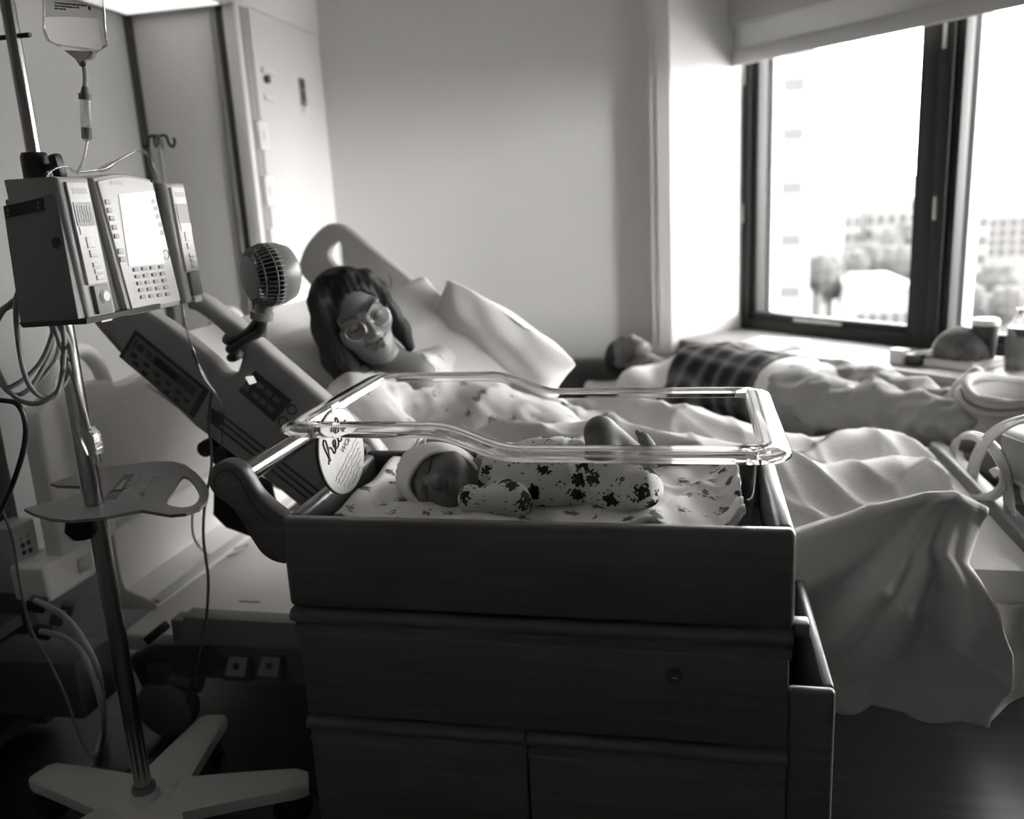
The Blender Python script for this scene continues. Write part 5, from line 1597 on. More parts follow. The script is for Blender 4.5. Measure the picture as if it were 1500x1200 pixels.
lo, hi = bounds([bh - X_ * 0.07, bt2, kneeb, toe, wr1, el1, kn2], 0.07)
sdf_obj('body', baby_skin, lo, hi, 0.0027, SKINB, by)
for s in (-1, 1):
    MB().tube([BV(v) for v in spline([(s * 0.009, 0.0012, 0.0560), (s * 0.021, -0.0026, 0.0576), (s * 0.033, 0.0012, 0.0500)], 5)], 0.0007, 5).build('eyelash_line', BROW, by, 180)
sdf_obj('lips', lambda p: (lambda q: smax(smin(ell(q, (0, -0.0262, 0.0545), (0.0115, 0.0040, 0.0078)), ell(q, (0, -0.0338, 0.0515), (0.0095, 0.0042, 0.0078)), 0.001), -chain(q, [(-0.016, -0.0290, 0.0515), (0, -0.0300, 0.0620), (0.016, -0.0290, 0.0515)], [0.0008, 0.0016, 0.0008], 0.001), 0.001))(blc(p)) * BS, *bounds([BV((-0.014, -0.03, 0.055)), BV((0.014, -0.03, 0.055))], 0.014), 0.0016, mat('baby_lips', 0.13, 0.4), by)
# knotted cap
CAPM = mat('white_knit_cap', 0.82, 0.9, bump=(160, 0.1), spec=0.2)
kn_ = P(604, 671, y=BY + 0.02)


def capf(p):
    q = blc(p)
    sk = smin(ell(q, (0, 0.024, -0.012), (0.050, 0.056, 0.060)), ell(q, (0, -0.010, 0.010), (0.047, 0.048, 0.047)), 0.02)
    d = sk - 0.006
    # face opening: slanted, more of the lower side of the head is covered
    op = ell(q, (-0.002, -0.028, 0.056), (0.053, 0.066, 0.062))
    ln_ = (q[..., 1] - 0.032 + 0.55 * (q[..., 0] - 0.004) * (1 if True else 0))
    op = smax(op, ln_ * 0.88, 0.01)
    d = smax(d, -op, 0.004)
    d = smax(d, -(q[..., 1] + 0.048), 0.004)
    edge = np.abs(op) - 0.004                     # rolled edge
    d = smin(d, smax(edge, np.abs(sk - 0.005) - 0.004, 0.003), 0.003)
    d = d * BS
    d = smin(d, ell(p, kn_, (0.014, 0.016, 0.013)), 0.012)      # knot and floppy gathered end
    for c, r_ in (((592, 690), 0.022), ((590, 706), 0.02), ((596, 716), 0.016), ((600, 700), 0.024)):
        d = smin(d, ell(p, P(c[0] + 8, c[1], y=BY + 0.01), (r_ * 0.8, r_ * 1.1, r_)), 0.01)
    rad = np.arctan2(p[..., 2] - kn_.z, p[..., 0] - kn_.x - 0.02)
    return d + 0.0016 * np.sin(rad * 30) * np.clip((q[..., 1] - 0.05) / 0.03, 0, 1)


lo, hi = bounds([bh - X_ * 0.10, bh + X_ * 0.05], 0.085)
sdf_obj('knotted_cap', capf, lo, hi, 0.0028, CAPM, by)
MB().tube(spline([kn_ + Vector((0.002, 0, 0.008)), kn_ + Vector((0.012, 0.004, 0.032)), kn_ + Vector((0.022, 0.005, 0.045)), kn_ + Vector((0.024, 0.004, 0.030)), kn_ + Vector((0.014, 0.0, 0.008))], 6), 0.0042, 8, flat=0.5).build('cap_tail', CAPM, by, 180)
# floral suit
SUIT = printed('floral_knit_suit', 0.84, 0.04, 30, 0.37, ribs=60, seed=0.35, soft=0.02, leaf2=0.28)


def suit(p):
    d = ell(p, bt1 + Vector((0, 0, 0.010)), (0.128, 0.076, 0.066))
    d = smin(d, ell(p, bt2, (0.062, 0.076, 0.056)), 0.03)
    d = smin(d, cap(p, bt0 + X_ * -0.004, bt1, 0.049, 0.052), 0.015)
    d = smin(d, cap(p, hipb, hipb.lerp(kneeb, 0.36), 0.042, 0.038), 0.012)
    d = smin(d, chain(p, [hp2, kn2, kn2.lerp(an2, 0.7)], [0.042, 0.032, 0.024], 0.012), 0.02)
    d = smax(d, -((p[..., 0] - bt0.x) + 0.016), 0.006)
    sl = chain(p, [sh1, el1, wr1], [0.028, 0.0265, 0.023], 0.012)
    sl = smin(sl, ell(p, wr1 + Vector((-0.004, 0, 0)), (0.020, 0.021, 0.025)), 0.006)       # turned-over mitten cuff
    d = smin(d, sl, 0.004)
    d = smin(d, cap(p, P(716, 668, y=BY + 0.03), P(745, 668, y=BY + 0.06), 0.022, 0.026), 0.02)
    d = d + 0.0018 * wob(p, 90, 5) + 0.0014 * np.abs(wob(p, 200, 2))
    # hip crease folds
    d = d + 0.0055 * np.exp(-((p[..., 0] - P(843, 700, y=BY).x - 0.25 * (p[..., 2] - bt1.z)) / 0.005) ** 2)
    d = d + 0.004 * np.exp(-((p[..., 0] - P(868, 720, y=BY).x + 0.55 * (p[..., 2] - bt1.z)) / 0.004) ** 2)
    return smax(d, -(p[..., 2] - 0.752), 0.004)


lo, hi = bounds([bt0 - X_ * 0.05, bt2, kn2, wr1, el1, kneeb], 0.07)
sdf_obj('floral_suit', suit, lo, hi, 0.0027, SUIT, by)
# paper identity band round the ankle
MB().lathe([(0.0195, -0.011), (0.0205, -0.011), (0.0205, 0.011), (0.0195, 0.011)], zmat(P(928, 684, y=BY - 0.012), (0.75, -0.15, -0.6)), 24, False).build('ankle_band', WHITE, by, 60)
MB().xbox(basis(P(948, 684, y=BY - 0.03), (0.78, 0.1, 0.55), (0.2, 0.97, -0.1)), (0.030, 0.002, 0.018), 0.0005).build('band_label', mat('band_label', 0.7, 0.5), by)

# ------------------------------------------------------------------ bedding
def ridge(x, y, kx, ky, ph, sharp=4):
    return (1 - abs(math.sin(kx * x + ky * y + ph + 0.6 * math.sin(3 * x - 4 * y + ph)))) ** sharp


def sstep(a, b, x):
    t = min(1, max(0, (x - a) / (b - a))); return t * t * (3 - 2 * t)


def legz(x, y):
    h = 0.0
    for yc in (2.08, 2.32):
        w = 0.13
        prof = np.interp(x, [-0.7, -0.45, -0.2, 0.05, 0.3, 0.47, 0.56, 0.66], [0.19, 0.18, 0.185, 0.15, 0.085, 0.10, 0.07, 0.01])
        h = max(h, prof * math.exp(-((y - yc) / w) ** 2))
    h = max(h, 0.6 * np.interp(x, [-0.6, -0.2, 0.2, 0.6], [0.16, 0.15, 0.07, 0.03]) * math.exp(-((y - 2.2) / 0.25) ** 2))
    return h


def sheet_top(x, y):
    z = 0.512 + legz(x, y)
    z += (0.022 * ridge(x, y, 5, 7, 0.4, 4) + 0.020 * ridge(x, y, 7, -6, 1.9, 4) + 0.014 * ridge(x, y, 4, 11, 0.2, 4) + 0.008 * ridge(x, y, 15, 8, 2.2, 3)) * sstep(2.55, 2.3, y)
    return z


def crease(x):      # height of the near edge where the sheet turns over
    return float(np.interp(x, [-0.6, 0.1, 0.2, 0.32, 0.44, 0.49, 0.54, 0.6], [0.53, 0.56, 0.575, 0.625, 0.665, 0.668, 0.64, 0.60]))


def drape(u, v):
    x0 = -0.62 + 1.168 * u
    if v < 0.58:
        t = v / 0.58
        y = 2.615 - 0.915 * t
        x = x0 + 0.075 * u ** 4 * (1 - t)
        z = sheet_top(x, y)
        e = sstep(0.80, 1.0, t)
        z = z * (1 - e) + (crease(x) + 0.006 * ridge(x, 0, 14, 0, 1.0, 3)) * e
        f = sstep(0.1, 0.0, t); z -= 0.05 * f
        return (x, y, z)
    s = (v - 0.58) / 0.42
    zc = crease(x0)
    zb = float(np.interp(x0, [-0.6, 0.1, 0.22, 0.30, 0.43, 0.50, 0.55], [0.30, 0.225, 0.22, 0.208, 0.180, 0.190, 0.192]))
    if x0 < 0.05: zb = max(zb, 0.36)
    z = zc + (zb - zc) * s
    y = 1.70 - 0.035 * math.sin(math.pi * min(1, s * 1.2)) - 0.01
    # folds: swept from the raised corner down and to the left, deeper lower down
    fx = x0 - 0.50
    a = math.atan2(fx, -(z - 0.72))
    amp = 0.004 + 0.026 * sstep(0.05, 0.6, s)
    y -= amp * (math.sin(a * 11 + 0.6) + 0.6 * math.sin(a * 23 + 2.0 + 2 * s)) + 0.014 * ridge(x0, z, 9, 12, 0.5, 3) * sstep(0.05, 0.4, s) + 0.010 * ridge(x0, z, 21, -14, 1.1, 2) * sstep(0.1, 0.35, s) * sstep(1.0, 0.6, s)
    y += 0.025 * sstep(0.35, 0.0, s) * sstep(0.25, 0.5, x0) * math.sin(math.pi * min(1, s / 0.35))
    xr = float(np.interp(s, [0, 0.12, 0.22, 0.4, 0.6, 0.8, 1], [0.0, -0.02, -0.045, 0.015, 0.05, 0.045, 0.035]))
    x = x0 + xr * sstep(0.3, 0.6, x0) + 0.01 * math.sin(z * 30 + x0 * 9) * s
    x = min(x, 0.60)
    return (x, min(y, 1.715), z)


COVER = mat('white_top_sheet', 0.62, 0.9, bump=(70, 0.12), spec=0.15)
cv = MB().grid(drape, 170, 170).build('bed_sheet', COVER, None, 180)
solidify(cv, 0.004, 1)
tag(cv, 'crumpled white top sheet over the legs, hanging down by the bassinet', 'sheet')


def corner_hang(u, v):
    x = 0.585 + 0.16 * u
    z = 0.43 - (0.06 + 0.19 * (0.35 + 0.65 * (1 - u))) * v
    return (x, 1.735 - 0.012 * math.sin(u * 9 + v * 2) - 0.02 * v, z)


ch = MB().grid(corner_hang, 24, 24).build('hanging_sheet_corner', COVER, None, 180)
solidify(ch, 0.004, 1)
tag(ch, 'loose sheet corner hanging low at the foot of the bed, right edge', 'sheet')
# crumpled white cloth by the woman's lap
def lump(name, cs, label, m, cat, hgt=0.006, seed=1, res=0.009):
    def f(p):
        d = None
        for c, r in cs:
            e = ell(p, c, r); d = e if d is None else smin(d, e, 0.03)
        return d + 0.012 * np.abs(wob(p, 34, seed)) + 0.006 * np.abs(wob(p, 80, seed + 3)) - 0.006
    lo, hi = bounds([c for c, r in cs], max(max(r) for c, r in cs) + 0.03)
    o = sdf_obj(name, f, lo, hi, res, m)
    tag(o, label, cat)
    return o


lump('muslin_cloth', [(P(842, 612, y=2.3), (0.10, 0.10, 0.035)), (P(800, 590, y=2.34), (0.06, 0.06, 0.04)), (P(880, 618, y=2.3), (0.09, 0.08, 0.03))], 'bunched white cloth on the bed by the woman\'s hand', LINEN, 'cloth', seed=4)

# ------------------------------------------------------------------ couch under the window
def sd(sm, df, z=0.0): return Vector(((sm + df) / 2, (sm - df) / 2, z))


COUCH = mat('couch_vinyl_grey', 0.13, 0.5)
DARKV = mat('couch_dark_vinyl', 0.04, 0.5)
cch = empty('couch', sd(3.7, -2.6, 0), 'low dark couch under the window carrying the sleeping man', 'couch')
MB().prism([sd(3.38, -4.68, 0.05), sd(3.38, -1.3, 0.05), sd(3.99, -1.3, 0.05), sd(3.99, -4.17, 0.05)], (0, 0, 0.22), 0.01).build('base', DARKV, cch, 40)
MB().prism([sd(3.38, -4.66, 0.27), sd(3.38, -1.3, 0.27), sd(3.99, -1.3, 0.27), sd(3.99, -4.17, 0.27)], (0, 0, 0.12), 0.03, 3).build('seat_cushion', COUCH, cch, 60)
MB().prism([sd(3.36, -4.70, 0.36), sd(3.36, -4.38, 0.36), sd(4.0, -3.98, 0.36), sd(4.0, -4.17, 0.36)], (0, 0, 0.165), 0.04, 3).build('arm_bolster', DARKV, cch, 60)
for df in (-4.2, -1.45):
    for sm in (3.45, 3.92):
        MB().cyl(sd(sm, df if not (df == -4.2 and sm > 3.8) else -4.0, 0), sd(sm, df if not (df == -4.2 and sm > 3.8) else -4.0, 0.06), 0.02, n=12).build('leg', BLACK, cch)


def couch_sheet(u, v):
    sm = 3.345 + 0.30 * v; df = -4.45 + 0.95 * u
    z = 0.402 + 0.012 * ridge(sm, df, 9, 5, 0.3, 3) + 0.015 * ridge(sm, df, 4, 11, 1.3, 4) + 0.03 * math.exp(-((u - 0.15) / 0.15) ** 2)
    if v < 0.12: z -= (0.12 - v) * 1.2
    return sd(sm, df, z)


cs_ = MB().grid(couch_sheet, 50, 30).build('couch_sheet', LINEN, None, 180)
solidify(cs_, 0.004, 1)
tag(cs_, 'white sheet spread on the couch below the man\'s head', 'sheet')

# ------------------------------------------------------------------ things on the ledge
pp = P(1128, 506, z=ZB)
pap = empty('paper_stack', (pp.x, pp.y, ZB), 'loose stack of white papers at the near end of the window ledge', 'papers')
for k in range(4):
    a = 0.15 * k - 0.2
    M_ = Matrix.Translation((pp.x + 0.01 * k, pp.y + 0.012 * k, ZB + 0.0018 + 0.0032 * k)) @ Matrix.Rotation(math.radians(-45) + a, 4, 'Z')
    MB().xbox(M_, (0.24, 0.17, 0.003)).build('sheet', mat('paper_white', 0.75, 0.7), pap)
MB().grid(lambda u, v: (pp.x + 0.02 + 0.09 * u + 0.03 * v, pp.y - 0.04 - 0.08 * u + 0.09 * v, ZB + 0.016 + 0.012 * math.sin(math.pi * v) * (1 - 0.5 * u)), 8, 10).build('curled_page', mat('page_grey', 0.5, 0.7), pap, 180)
p = P(1322, 536, z=ZB); bxm = Matrix.Translation((p.x, p.y + 0.05, ZB)) @ Matrix.Rotation(math.radians(-45), 4, 'Z')
sb = empty('small_carton', (p.x, p.y + 0.05, ZB), 'small white carton on the ledge left of the cap', 'box')
MB().xbox(bxm @ Matrix.Translation((0, 0, 0.026)), (0.055, 0.05, 0.05), 0.002).build('carton', WHITE, sb)
MB().xbox(bxm @ Matrix.Translation((0, 0, 0.053)), (0.056, 0.051, 0.004), 0.001).build('lid', TRIMW, sb)
ph = MB().xbox(bxm @ Matrix.Translation((0.065, -0.002, 0.0235)), (0.05, 0.06, 0.045), 0.008).build('dark_charger', BLACK, None)
tag(ph, 'small black box beside the white carton on the ledge', 'box')
nbp = P(1395, 540, z=ZB); NBM = Matrix.Translation((nbp.x + 0.02, nbp.y + 0.09, ZB)) @ Matrix.Rotation(math.radians(-45), 4, 'Z')
nbk = empty('notebook', NBM.translation, 'thick pale notebook lying under the baseball cap', 'notebook')
MB().xbox(NBM @ Matrix.Translation((0, 0, 0.014)), (0.27, 0.20, 0.022), 0.001).build('pages', mat('paper_white', 0.75, 0.7), nbk)
MB().xbox(NBM @ Matrix.Translation((0, 0, 0.0265)), (0.28, 0.205, 0.003), 0.001).build('cover', LGREY, nbk)
MB().xbox(NBM @ Matrix.Translation((0, 0, 0.0016)), (0.28, 0.205, 0.003), 0.001).build('back_cover', LGREY, nbk)
CAPF = mat('washed_cap_cloth', 0.11, 0.9, vary=(14, 0.06, 0.2))
cpo = (NBM @ Matrix.Translation((0.01, 0.0, 0.028))).translation
cpm = Matrix.Translation(cpo) @ Matrix.Rotation(math.radians(-45 + 12), 4, 'Z')
cpn = empty('baseball_cap', cpo, 'washed dark baseball cap resting on the notebook', 'cap')
cl_ = local(cpm)


def dome(p):
    q = cl_(p)
    d = ell(q, (0.02, 0, 0.0), (0.10, 0.085, 0.112)); d = smax(d, -ell(q, (0.02, 0, -0.006), (0.096, 0.081, 0.106)), 0.002)
    return smax(d, -q[..., 2], 0.002)


sdf_obj('crown', dome, *bounds([cpo], 0.15), 0.006, CAPF, cpn)
MB().grid(lambda u, v: cpm @ Vector((-0.05 - 0.105 * v * math.cos((u - 0.5) * 2.2), 0.083 * math.sin((u - 0.5) * 3.0) * (1 - 0.12 * v), 0.018 - 0.012 * v - 0.22 * (0.083 * math.sin((u - 0.5) * 3.0)) ** 2 * 10 * 0.5)), 20, 8).build('brim', CAPF, cpn, 180)
solidify(bpy.data.objects[cpn.children[-1].name], 0.004, 0)
MB().lathe([(0.0, 0.006), (0.006, 0.004), (0.007, 0.0)], cpm @ Matrix.Translation((0.02, 0, 0.111)), 12, False).build('top_button', CAPF, cpn)
c0 = P(1447, 540, z=ZB); c0 = Vector((c0.x, c0.y + 0.06, ZB))
cup = empty('travel_mug', c0, 'dark travel mug behind the cap on the ledge', 'mug')
MB().lathe([(0.0, 0), (0.036, 0), (0.044, 0.15), (0.045, 0.155), (0.0, 0.155)], zmat(c0, (0, 0, 1)), 24).build('mug_body', DARKV, cup, 40)
MB().lathe([(0.0465, 0.15), (0.0465, 0.166), (0.04, 0.172), (0.0, 0.172)], zmat(c0, (0, 0, 1)), 24).build('lid', TRIMW, cup, 40)
c1 = P(1487, 545, z=ZB); c1 = Vector((c1.x + 0.02, c1.y + 0.05, ZB))
bot = empty('water_bottle', c1, 'clear plastic bottle with a dark label at the right end of the ledge', 'bottle')
MB().lathe([(0.0, 0.0), (0.038, 0.0), (0.04, 0.01), (0.04, 0.13), (0.036, 0.15), (0.02, 0.185), (0.014, 0.19), (0.014, 0.205)], zmat(c1, (0, 0, 1)), 24, False).build('bottle_body', TUBEM, bot, 60)
MB().lathe([(0.0405, 0.05), (0.0408, 0.052), (0.0408, 0.118), (0.0405, 0.12)], zmat(c1, (0, 0, 1)), 24, False).build('bottle_label', mat('bottle_label', 0.16, 0.6), bot, 60)
MB().lathe([(0.0155, 0.195), (0.0155, 0.215), (0.0, 0.216)], zmat(c1, (0, 0, 1)), 18, False).build('bottle_cap', WHITE, bot, 40)
MB().lathe([(0.0, 0.006), (0.036, 0.006), (0.037, 0.14), (0.034, 0.15), (0.0, 0.15)], zmat(c1, (0, 0, 1)), 20).build('water', mat('dark_water', 0.25, 0.1, trans=0.5), bot, 60)

# ------------------------------------------------------------------ bag on the couch end
CANV = mat('canvas_grey', 0.34, 0.9, bump=(120, 0.1))
bgc = sd(3.74, -1.62, 0.39)
bg_ = empty('duffel_bag', bgc, 'open grey canvas bag with a thick rolled rim at the couch end', 'bag')
MB().lathe([(0.17, 0.0), (0.215, 0.05), (0.228, 0.16), (0.222, 0.26)], zmat(bgc, (0, 0, 1)) @ Matrix.Diagonal((1.25, 0.78, 1, 1)), 40, False).build('bag_wall', CANV, bg_, 180)
solidify(bpy.data.objects[bg_.children[-1].name], 0.008, -1)
for zz, rr, r_ in ((0.262, 0.222, 0.014), (0.235, 0.236, 0.011)):
    pts = [bgc + Vector((1.25 * rr * math.cos(a), 0.8 * rr * math.sin(a), zz + 0.02 * math.sin(3 * a))) for a in [2 * math.pi * k / 40 for k in range(40)]]
    MB().tube(pts, r_, 10, closed=True).build('rolled_rim', CANV, bg_, 180)
MB().lathe([(0.0, 0.02), (0.2, 0.02), (0.205, 0.12), (0.0, 0.13)], zmat(bgc, (0, 0, 1)) @ Matrix.Diagonal((1.2, 0.75, 1, 1)), 30).build('dark_lining', BLACK, bg_, 60)
for k, (dx, dy, r_) in enumerate(((-0.10, -0.02, 0.085), (0.03, -0.06, 0.09), (0.1, 0.04, 0.08))):
    o = lump('folded_garment', [(bgc + Vector((dx, dy, 0.165)), (r_ * 1.2, r_ * 0.7, 0.045))], ['crumpled grey garment in the near side of the bag', 'folded grey garment in the middle of the bag', 'dark folded garment at the far side of the bag'][k], [PANT, COUCH, COUCH][k], 'garment', seed=20 + k, res=0.01)

# ------------------------------------------------------------------ compression pump and ribbed tubing at the bed foot
XS = 0.70
cpq = P(1496, 668, x=XS + 0.02)
cp_ = empty('compression_pump', (cpq.x + 0.04, cpq.y, 0.56), 'pale compression pump hooked over the foot of the bed', 'pump')
M_ = basis((XS + 0.05, cpq.y - 0.02, cpq.z), (0, 1, -0.12), (1, 0, 0))
MB().xbox(M_, (0.2, 0.10, 0.13), 0.02, 4).build('case', LGREY, cp_, 60)
MB().xbox(M_ @ Matrix.Translation((0.0, -0.0, 0.0)) @ Matrix.Translation((0, -0.052, 0)), (0.15, 0.006, 0.09), 0.004).build('front_panel', MGREY, cp_, 60)
MB().tube(spline([M_ @ Vector(v) for v in ((-0.07, 0, 0.06), (-0.06, 0, 0.1), (0, 0, 0.115), (0.06, 0, 0.1), (0.07, 0, 0.06))], 6), 0.012, 12).build('handle', LGREY, cp_, 180)
for k in (-0.05, 0.05):
    MB().tube(spline([M_ @ Vector(v) for v in ((k, 0.05, 0.0), (k, 0.07, 0.03), (k, 0.065, 0.07), (k, 0.03, 0.08))], 5), 0.008, 8).build('hook', MGREY, cp_, 180)
RIB = mat('milky_tube', 0.62, 0.3, trans=0.3)
tb = empty('ribbed_tubing', P(1430, 720, x=0.68), 'coils of translucent ribbed air tubing at the bed foot', 'tubing')
for path, xp, off in (([(1510, 608), (1470, 620), (1440, 642), (1422, 675), (1416, 712), (1418, 760), (1428, 815)], 0.685, (4.2, 1.2)),
                      ([(1394, 700), (1391, 672), (1397, 648), (1414, 641), (1436, 648), (1456, 668), (1468, 700), (1474, 750), (1480, 800)], 0.69, (3.2, -2.4)),
                      ([(1378, 662), (1384, 690), (1400, 712), (1424, 724), (1448, 724), (1466, 708), (1462, 688), (1452, 690)], 0.67, (2.0, 2.6))):
    for k in range(4):
        pts = spline([P(a + off[0] * k, b + off[1] * k, x=xp + 0.004 * math.sin(i + k)) for i, (a, b) in enumerate(path)], 7)
        MB().tube(pts, 0.0046, 8).build('tube', RIB, tb, 180)

# ------------------------------------------------------------------ clip-on fan on the near rail
fc_ = P(397, 402, y=1.60)
fan = empty('clip_fan', P(350, 497, y=1.62), 'grey clip-on fan with bendy legs wrapped around the bed rail', 'fan')
fax = Vector((-0.62, -0.78, -0.05)).normalized()
FMX = zmat(fc_, fax) @ Matrix.Scale(1.15, 4)
FANM = mat('fan_grey', 0.16, 0.4)
# back bowl, ring, front cover disc
MB().lathe([(0.0, -0.045), (0.03, -0.043), (0.046, -0.032), (0.0535, -0.012), (0.054, 0.002), (0.050, 0.004), (0.046, -0.008), (0.0, -0.02)], FMX, 36).build('rear_bowl', mat('fan_bowl_grey', 0.2, 0.3), fan, 50)
MB().lathe([(0.0, 0.045), (0.026, 0.045), (0.036, 0.041), (0.036, 0.038), (0.0, 0.038)], FMX, 30).build('front_disc', FANM, fan, 40)
for k in range(40):
    a = 2 * math.pi * k / 40
    c_, s_ = math.cos(a), math.sin(a)
    pts = [FMX @ Vector((r * c_, r * s_, h)) for r, h in ((0.029, 0.041), (0.042, 0.037), (0.050, 0.026), (0.0535, 0.01), (0.0535, -0.004))]
    MB().tube(pts, 0.00125, 5).build('cage_rib', FANM, fan, 180)
for r, h in ((0.0535, 0.012), (0.0475, 0.031)):
    MB().tube([FMX @ Vector((r * math.cos(a), r * math.sin(a), h)) for a in [2 * math.pi * k / 40 for k in range(40)]], 0.0016, 6, closed=True).build('cage_ring', FANM, fan, 180)
MB().lathe([(0.0, -0.018), (0.012, -0.018), (0.013, 0.02), (0.0, 0.024)], FMX, 18).build('motor_hub', BLACK, fan, 40)
for k in range(5):
    a0 = 2 * math.pi * k / 5
    MB().grid(lambda u, v: FMX @ Vector(((0.012 + 0.034 * v) * math.cos(a0 + 0.9 * u), (0.012 + 0.034 * v) * math.sin(a0 + 0.9 * u), -0.006 + 0.022 * u)), 7, 4).build('blade', DGREY, fan, 180)
nk = [P(389, 440, y=1.61), P(384, 463, y=1.61)]
MB().tube(nk, [0.019, 0.017], 16).build('neck', FANM, fan, 60)
MB().tube([P(384, 457, y=1.61), P(383, 468, y=1.61)], 0.0225, 16).build('neck_collar', MGREY, fan, 60)
yy = YN
for pts in ([(380, 466, yy - 0.03), (366, 484, yy - 0.03), (350, 496, yy - 0.03), (336, 500, yy - 0.022), (332, 496, yy + 0.02), (345, 486, yy + 0.07)],
            [(386, 466, yy - 0.04), (381, 486, yy - 0.03), (364, 496, yy - 0.035), (346, 508, yy - 0.03), (337, 512, yy - 0.01), (338, 508, yy + 0.05)],
            [(384, 466, yy - 0.03), (384, 485, yy + 0.03), (380, 503, yy + 0.075), (365, 515, yy + 0.07), (350, 520, yy - 0.02), (342, 524, yy - 0.025), (338, 524, yy + 0.01)]):
    MB().tube(spline([P(a, b, y=c) for a, b, c in pts], 6), 0.0092, 12).build('bendy_leg', mat('fan_leg_rubber', 0.06, 0.6), fan, 180)

# ------------------------------------------------------------------ bed-head IV rod with black hooks
rx, ry = -1.6, 2.478
rod = empty('hook_rod', (rx, ry, 0.3), 'thin steel rod with four black hooks standing behind the bed head', 'IV rod')
rz_ = P(234, 205, x=rx).z
MB().cyl((rx, ry, 0.3), (rx, ry, rz_), 0.005, n=14).build('rod', MGREY, rod, 60)
MB().lathe([(0.0, -0.016), (0.008, -0.016), (0.01, 0.0), (0.008, 0.012), (0.0, 0.014)], zmat((rx, ry, rz_), (0, 0, 1)), 16).build('hook_hub', BLACK, rod, 50)
for k in range(4):
    a = math.radians(20 + 90 * k); d_ = Vector((math.cos(a), math.sin(a), 0)); o_ = Vector((rx, ry, rz_))
    MB().tube(spline([o_, o_ + d_ * 0.012 + Z_ * 0.012, o_ + d_ * 0.026 + Z_ * 0.008, o_ + d_ * 0.030 - Z_ * 0.012, o_ + d_ * 0.040 - Z_ * 0.022, o_ + d_ * 0.048 - Z_ * 0.010, o_ + d_ * 0.046 + Z_ * 0.004], 5), 0.0045, 8).build('hook', BLACK, rod, 180)
MB().box((-1.63, ry - 0.03, 0.28), (XH - 0.02, ry + 0.03, 0.32), 0.004).build('rod_bracket', DGREY, rod)

# ------------------------------------------------------------------ service boxes and cables at the lower left
XO = -1.56
ob_ = empty('outlet_box', P(35, 812, x=XO), 'pale outlet box with four dark round sockets lettered A to D', 'outlet box')
y0, y1 = P(14, 778, x=XO).y, P(50, 757, x=XO).y
z0, z1 = P(38, 868, x=XO).z, P(35, 765, x=XO).z
obx = MB().box((XO - 0.07, y0, z0), (XO, y1, z1), 0.006).build('housing', mat('outlet_pale', 0.45, 0.5), ob_)
for i, (a, b) in enumerate(((33, 799), (41, 795), (35, 810), (44, 806))):
    p = P(a, b, x=XO); MB().cyl((XO - 0.002, p.y, p.z), (XO + 0.002, p.y, p.z), 0.0062, n=14).build('socket', BLACK, obx)
for ch_, (a, b) in zip('ABCD', ((30, 789), (39, 784), (37, 824), (45, 819))):
    p = P(a, b, x=XO)
    fc = bpy.data.curves.new('t', 'FONT'); fc.body = ch_; fc.size = 0.014; fc.extrude = 0.0004; fc.align_x = 'CENTER'
    fo = bpy.data.objects.new('tmp_text', fc); COL.objects.link(fo)
    me = bpy.data.meshes.new_from_object(fo.evaluated_get(bpy.context.evaluated_depsgraph_get())); bpy.data.objects.remove(fo)
    me.transform(basis((XO + 0.0015, p.y, p.z - 0.005), (0, 1, 0), (0, 0, 1)))
    link('letter_' + ch_.lower(), me, INK, obx)
XD = -1.47
dv = empty('bed_power_unit', P(100, 830, x=XD), 'white power unit with a round moulded corner beside the outlet box', 'power unit')
y0, y1 = P(62, 815, x=XD).y, P(136, 800, x=XD).y
MB().box((XD - 0.1, y0, P(100, 868, x=XD).z), (XD, y1, P(100, 812, x=XD).z), 0.01, 3).build('case', HBM, dv)
MB().box((XD - 0.002, y1 - 0.06, P(122, 838, x=XD).z), (XD + 0.003, y1 - 0.015, P(122, 815, x=XD).z), 0.002).build('label', WHITE, dv)
rk = empty('equipment_rack', (-1.8, 1.45, 0), 'dark upright equipment rack at the far left edge', 'rack')
MB().box((-2.0, 1.30, 0.02), (-1.62, 1.34, 0.82), 0.004).build('side_panel', mat('rack_grey', 0.10, 0.5), rk)
MB().box((-2.0, 1.66, 0.02), (-1.62, 1.70, 0.82), 0.004).build('side_panel', mat('rack_grey', 0.10, 0.5), rk)
MB().box((-1.99, 1.34, 0.3), (-1.63, 1.66, 0.33)).build('shelf', mat('rack_grey', 0.10, 0.5), rk)
MB().box((-1.99, 1.34, 0.05), (-1.63, 1.66, 0.08)).build('shelf', mat('rack_grey', 0.10, 0.5), rk)
for i, (pxs, nm) in enumerate((([(52, 880), (90, 900), (120, 935), (145, 990), (152, 1060), (140, 1110)], 'upper'), ([(60, 925), (95, 935), (125, 965), (148, 1030), (150, 1090), (128, 1135)], 'lower'))):
    o = MB().tube(spline([P(a, b, y=1.5 - 0.03 * k) if k < 4 else P(a, b, z=0.02) for k, (a, b) in enumerate(pxs)], 8), 0.0065, 10).build('mains_lead', CORD, None, 180)
    tag(o, 'thick grey mains lead looping to the floor, %s of the two by the pole' % nm, 'cable')
pst = empty('plug_cluster', P(70, 910, y=1.5), 'dark cluster of plugs under the white power unit', 'power strip')
for k, (a, b, w) in enumerate(((55, 885, 0.04), (85, 905, 0.03), (62, 925, 0.045), (100, 890, 0.03))):
    p = P(a, b, y=1.52 + 0.03 * k)
    MB().xbox(basis(p, (0.8, 0.3, -0.3), (0, 1, 0)), (w, 0.03, 0.03), 0.006).build('plug', DGREY if k % 2 else BLACK, pst)
MB().box((-1.62, 1.5, 0.16), (-1.36, 1.62, 0.3), 0.006).build('strip_body', DGREY, pst)
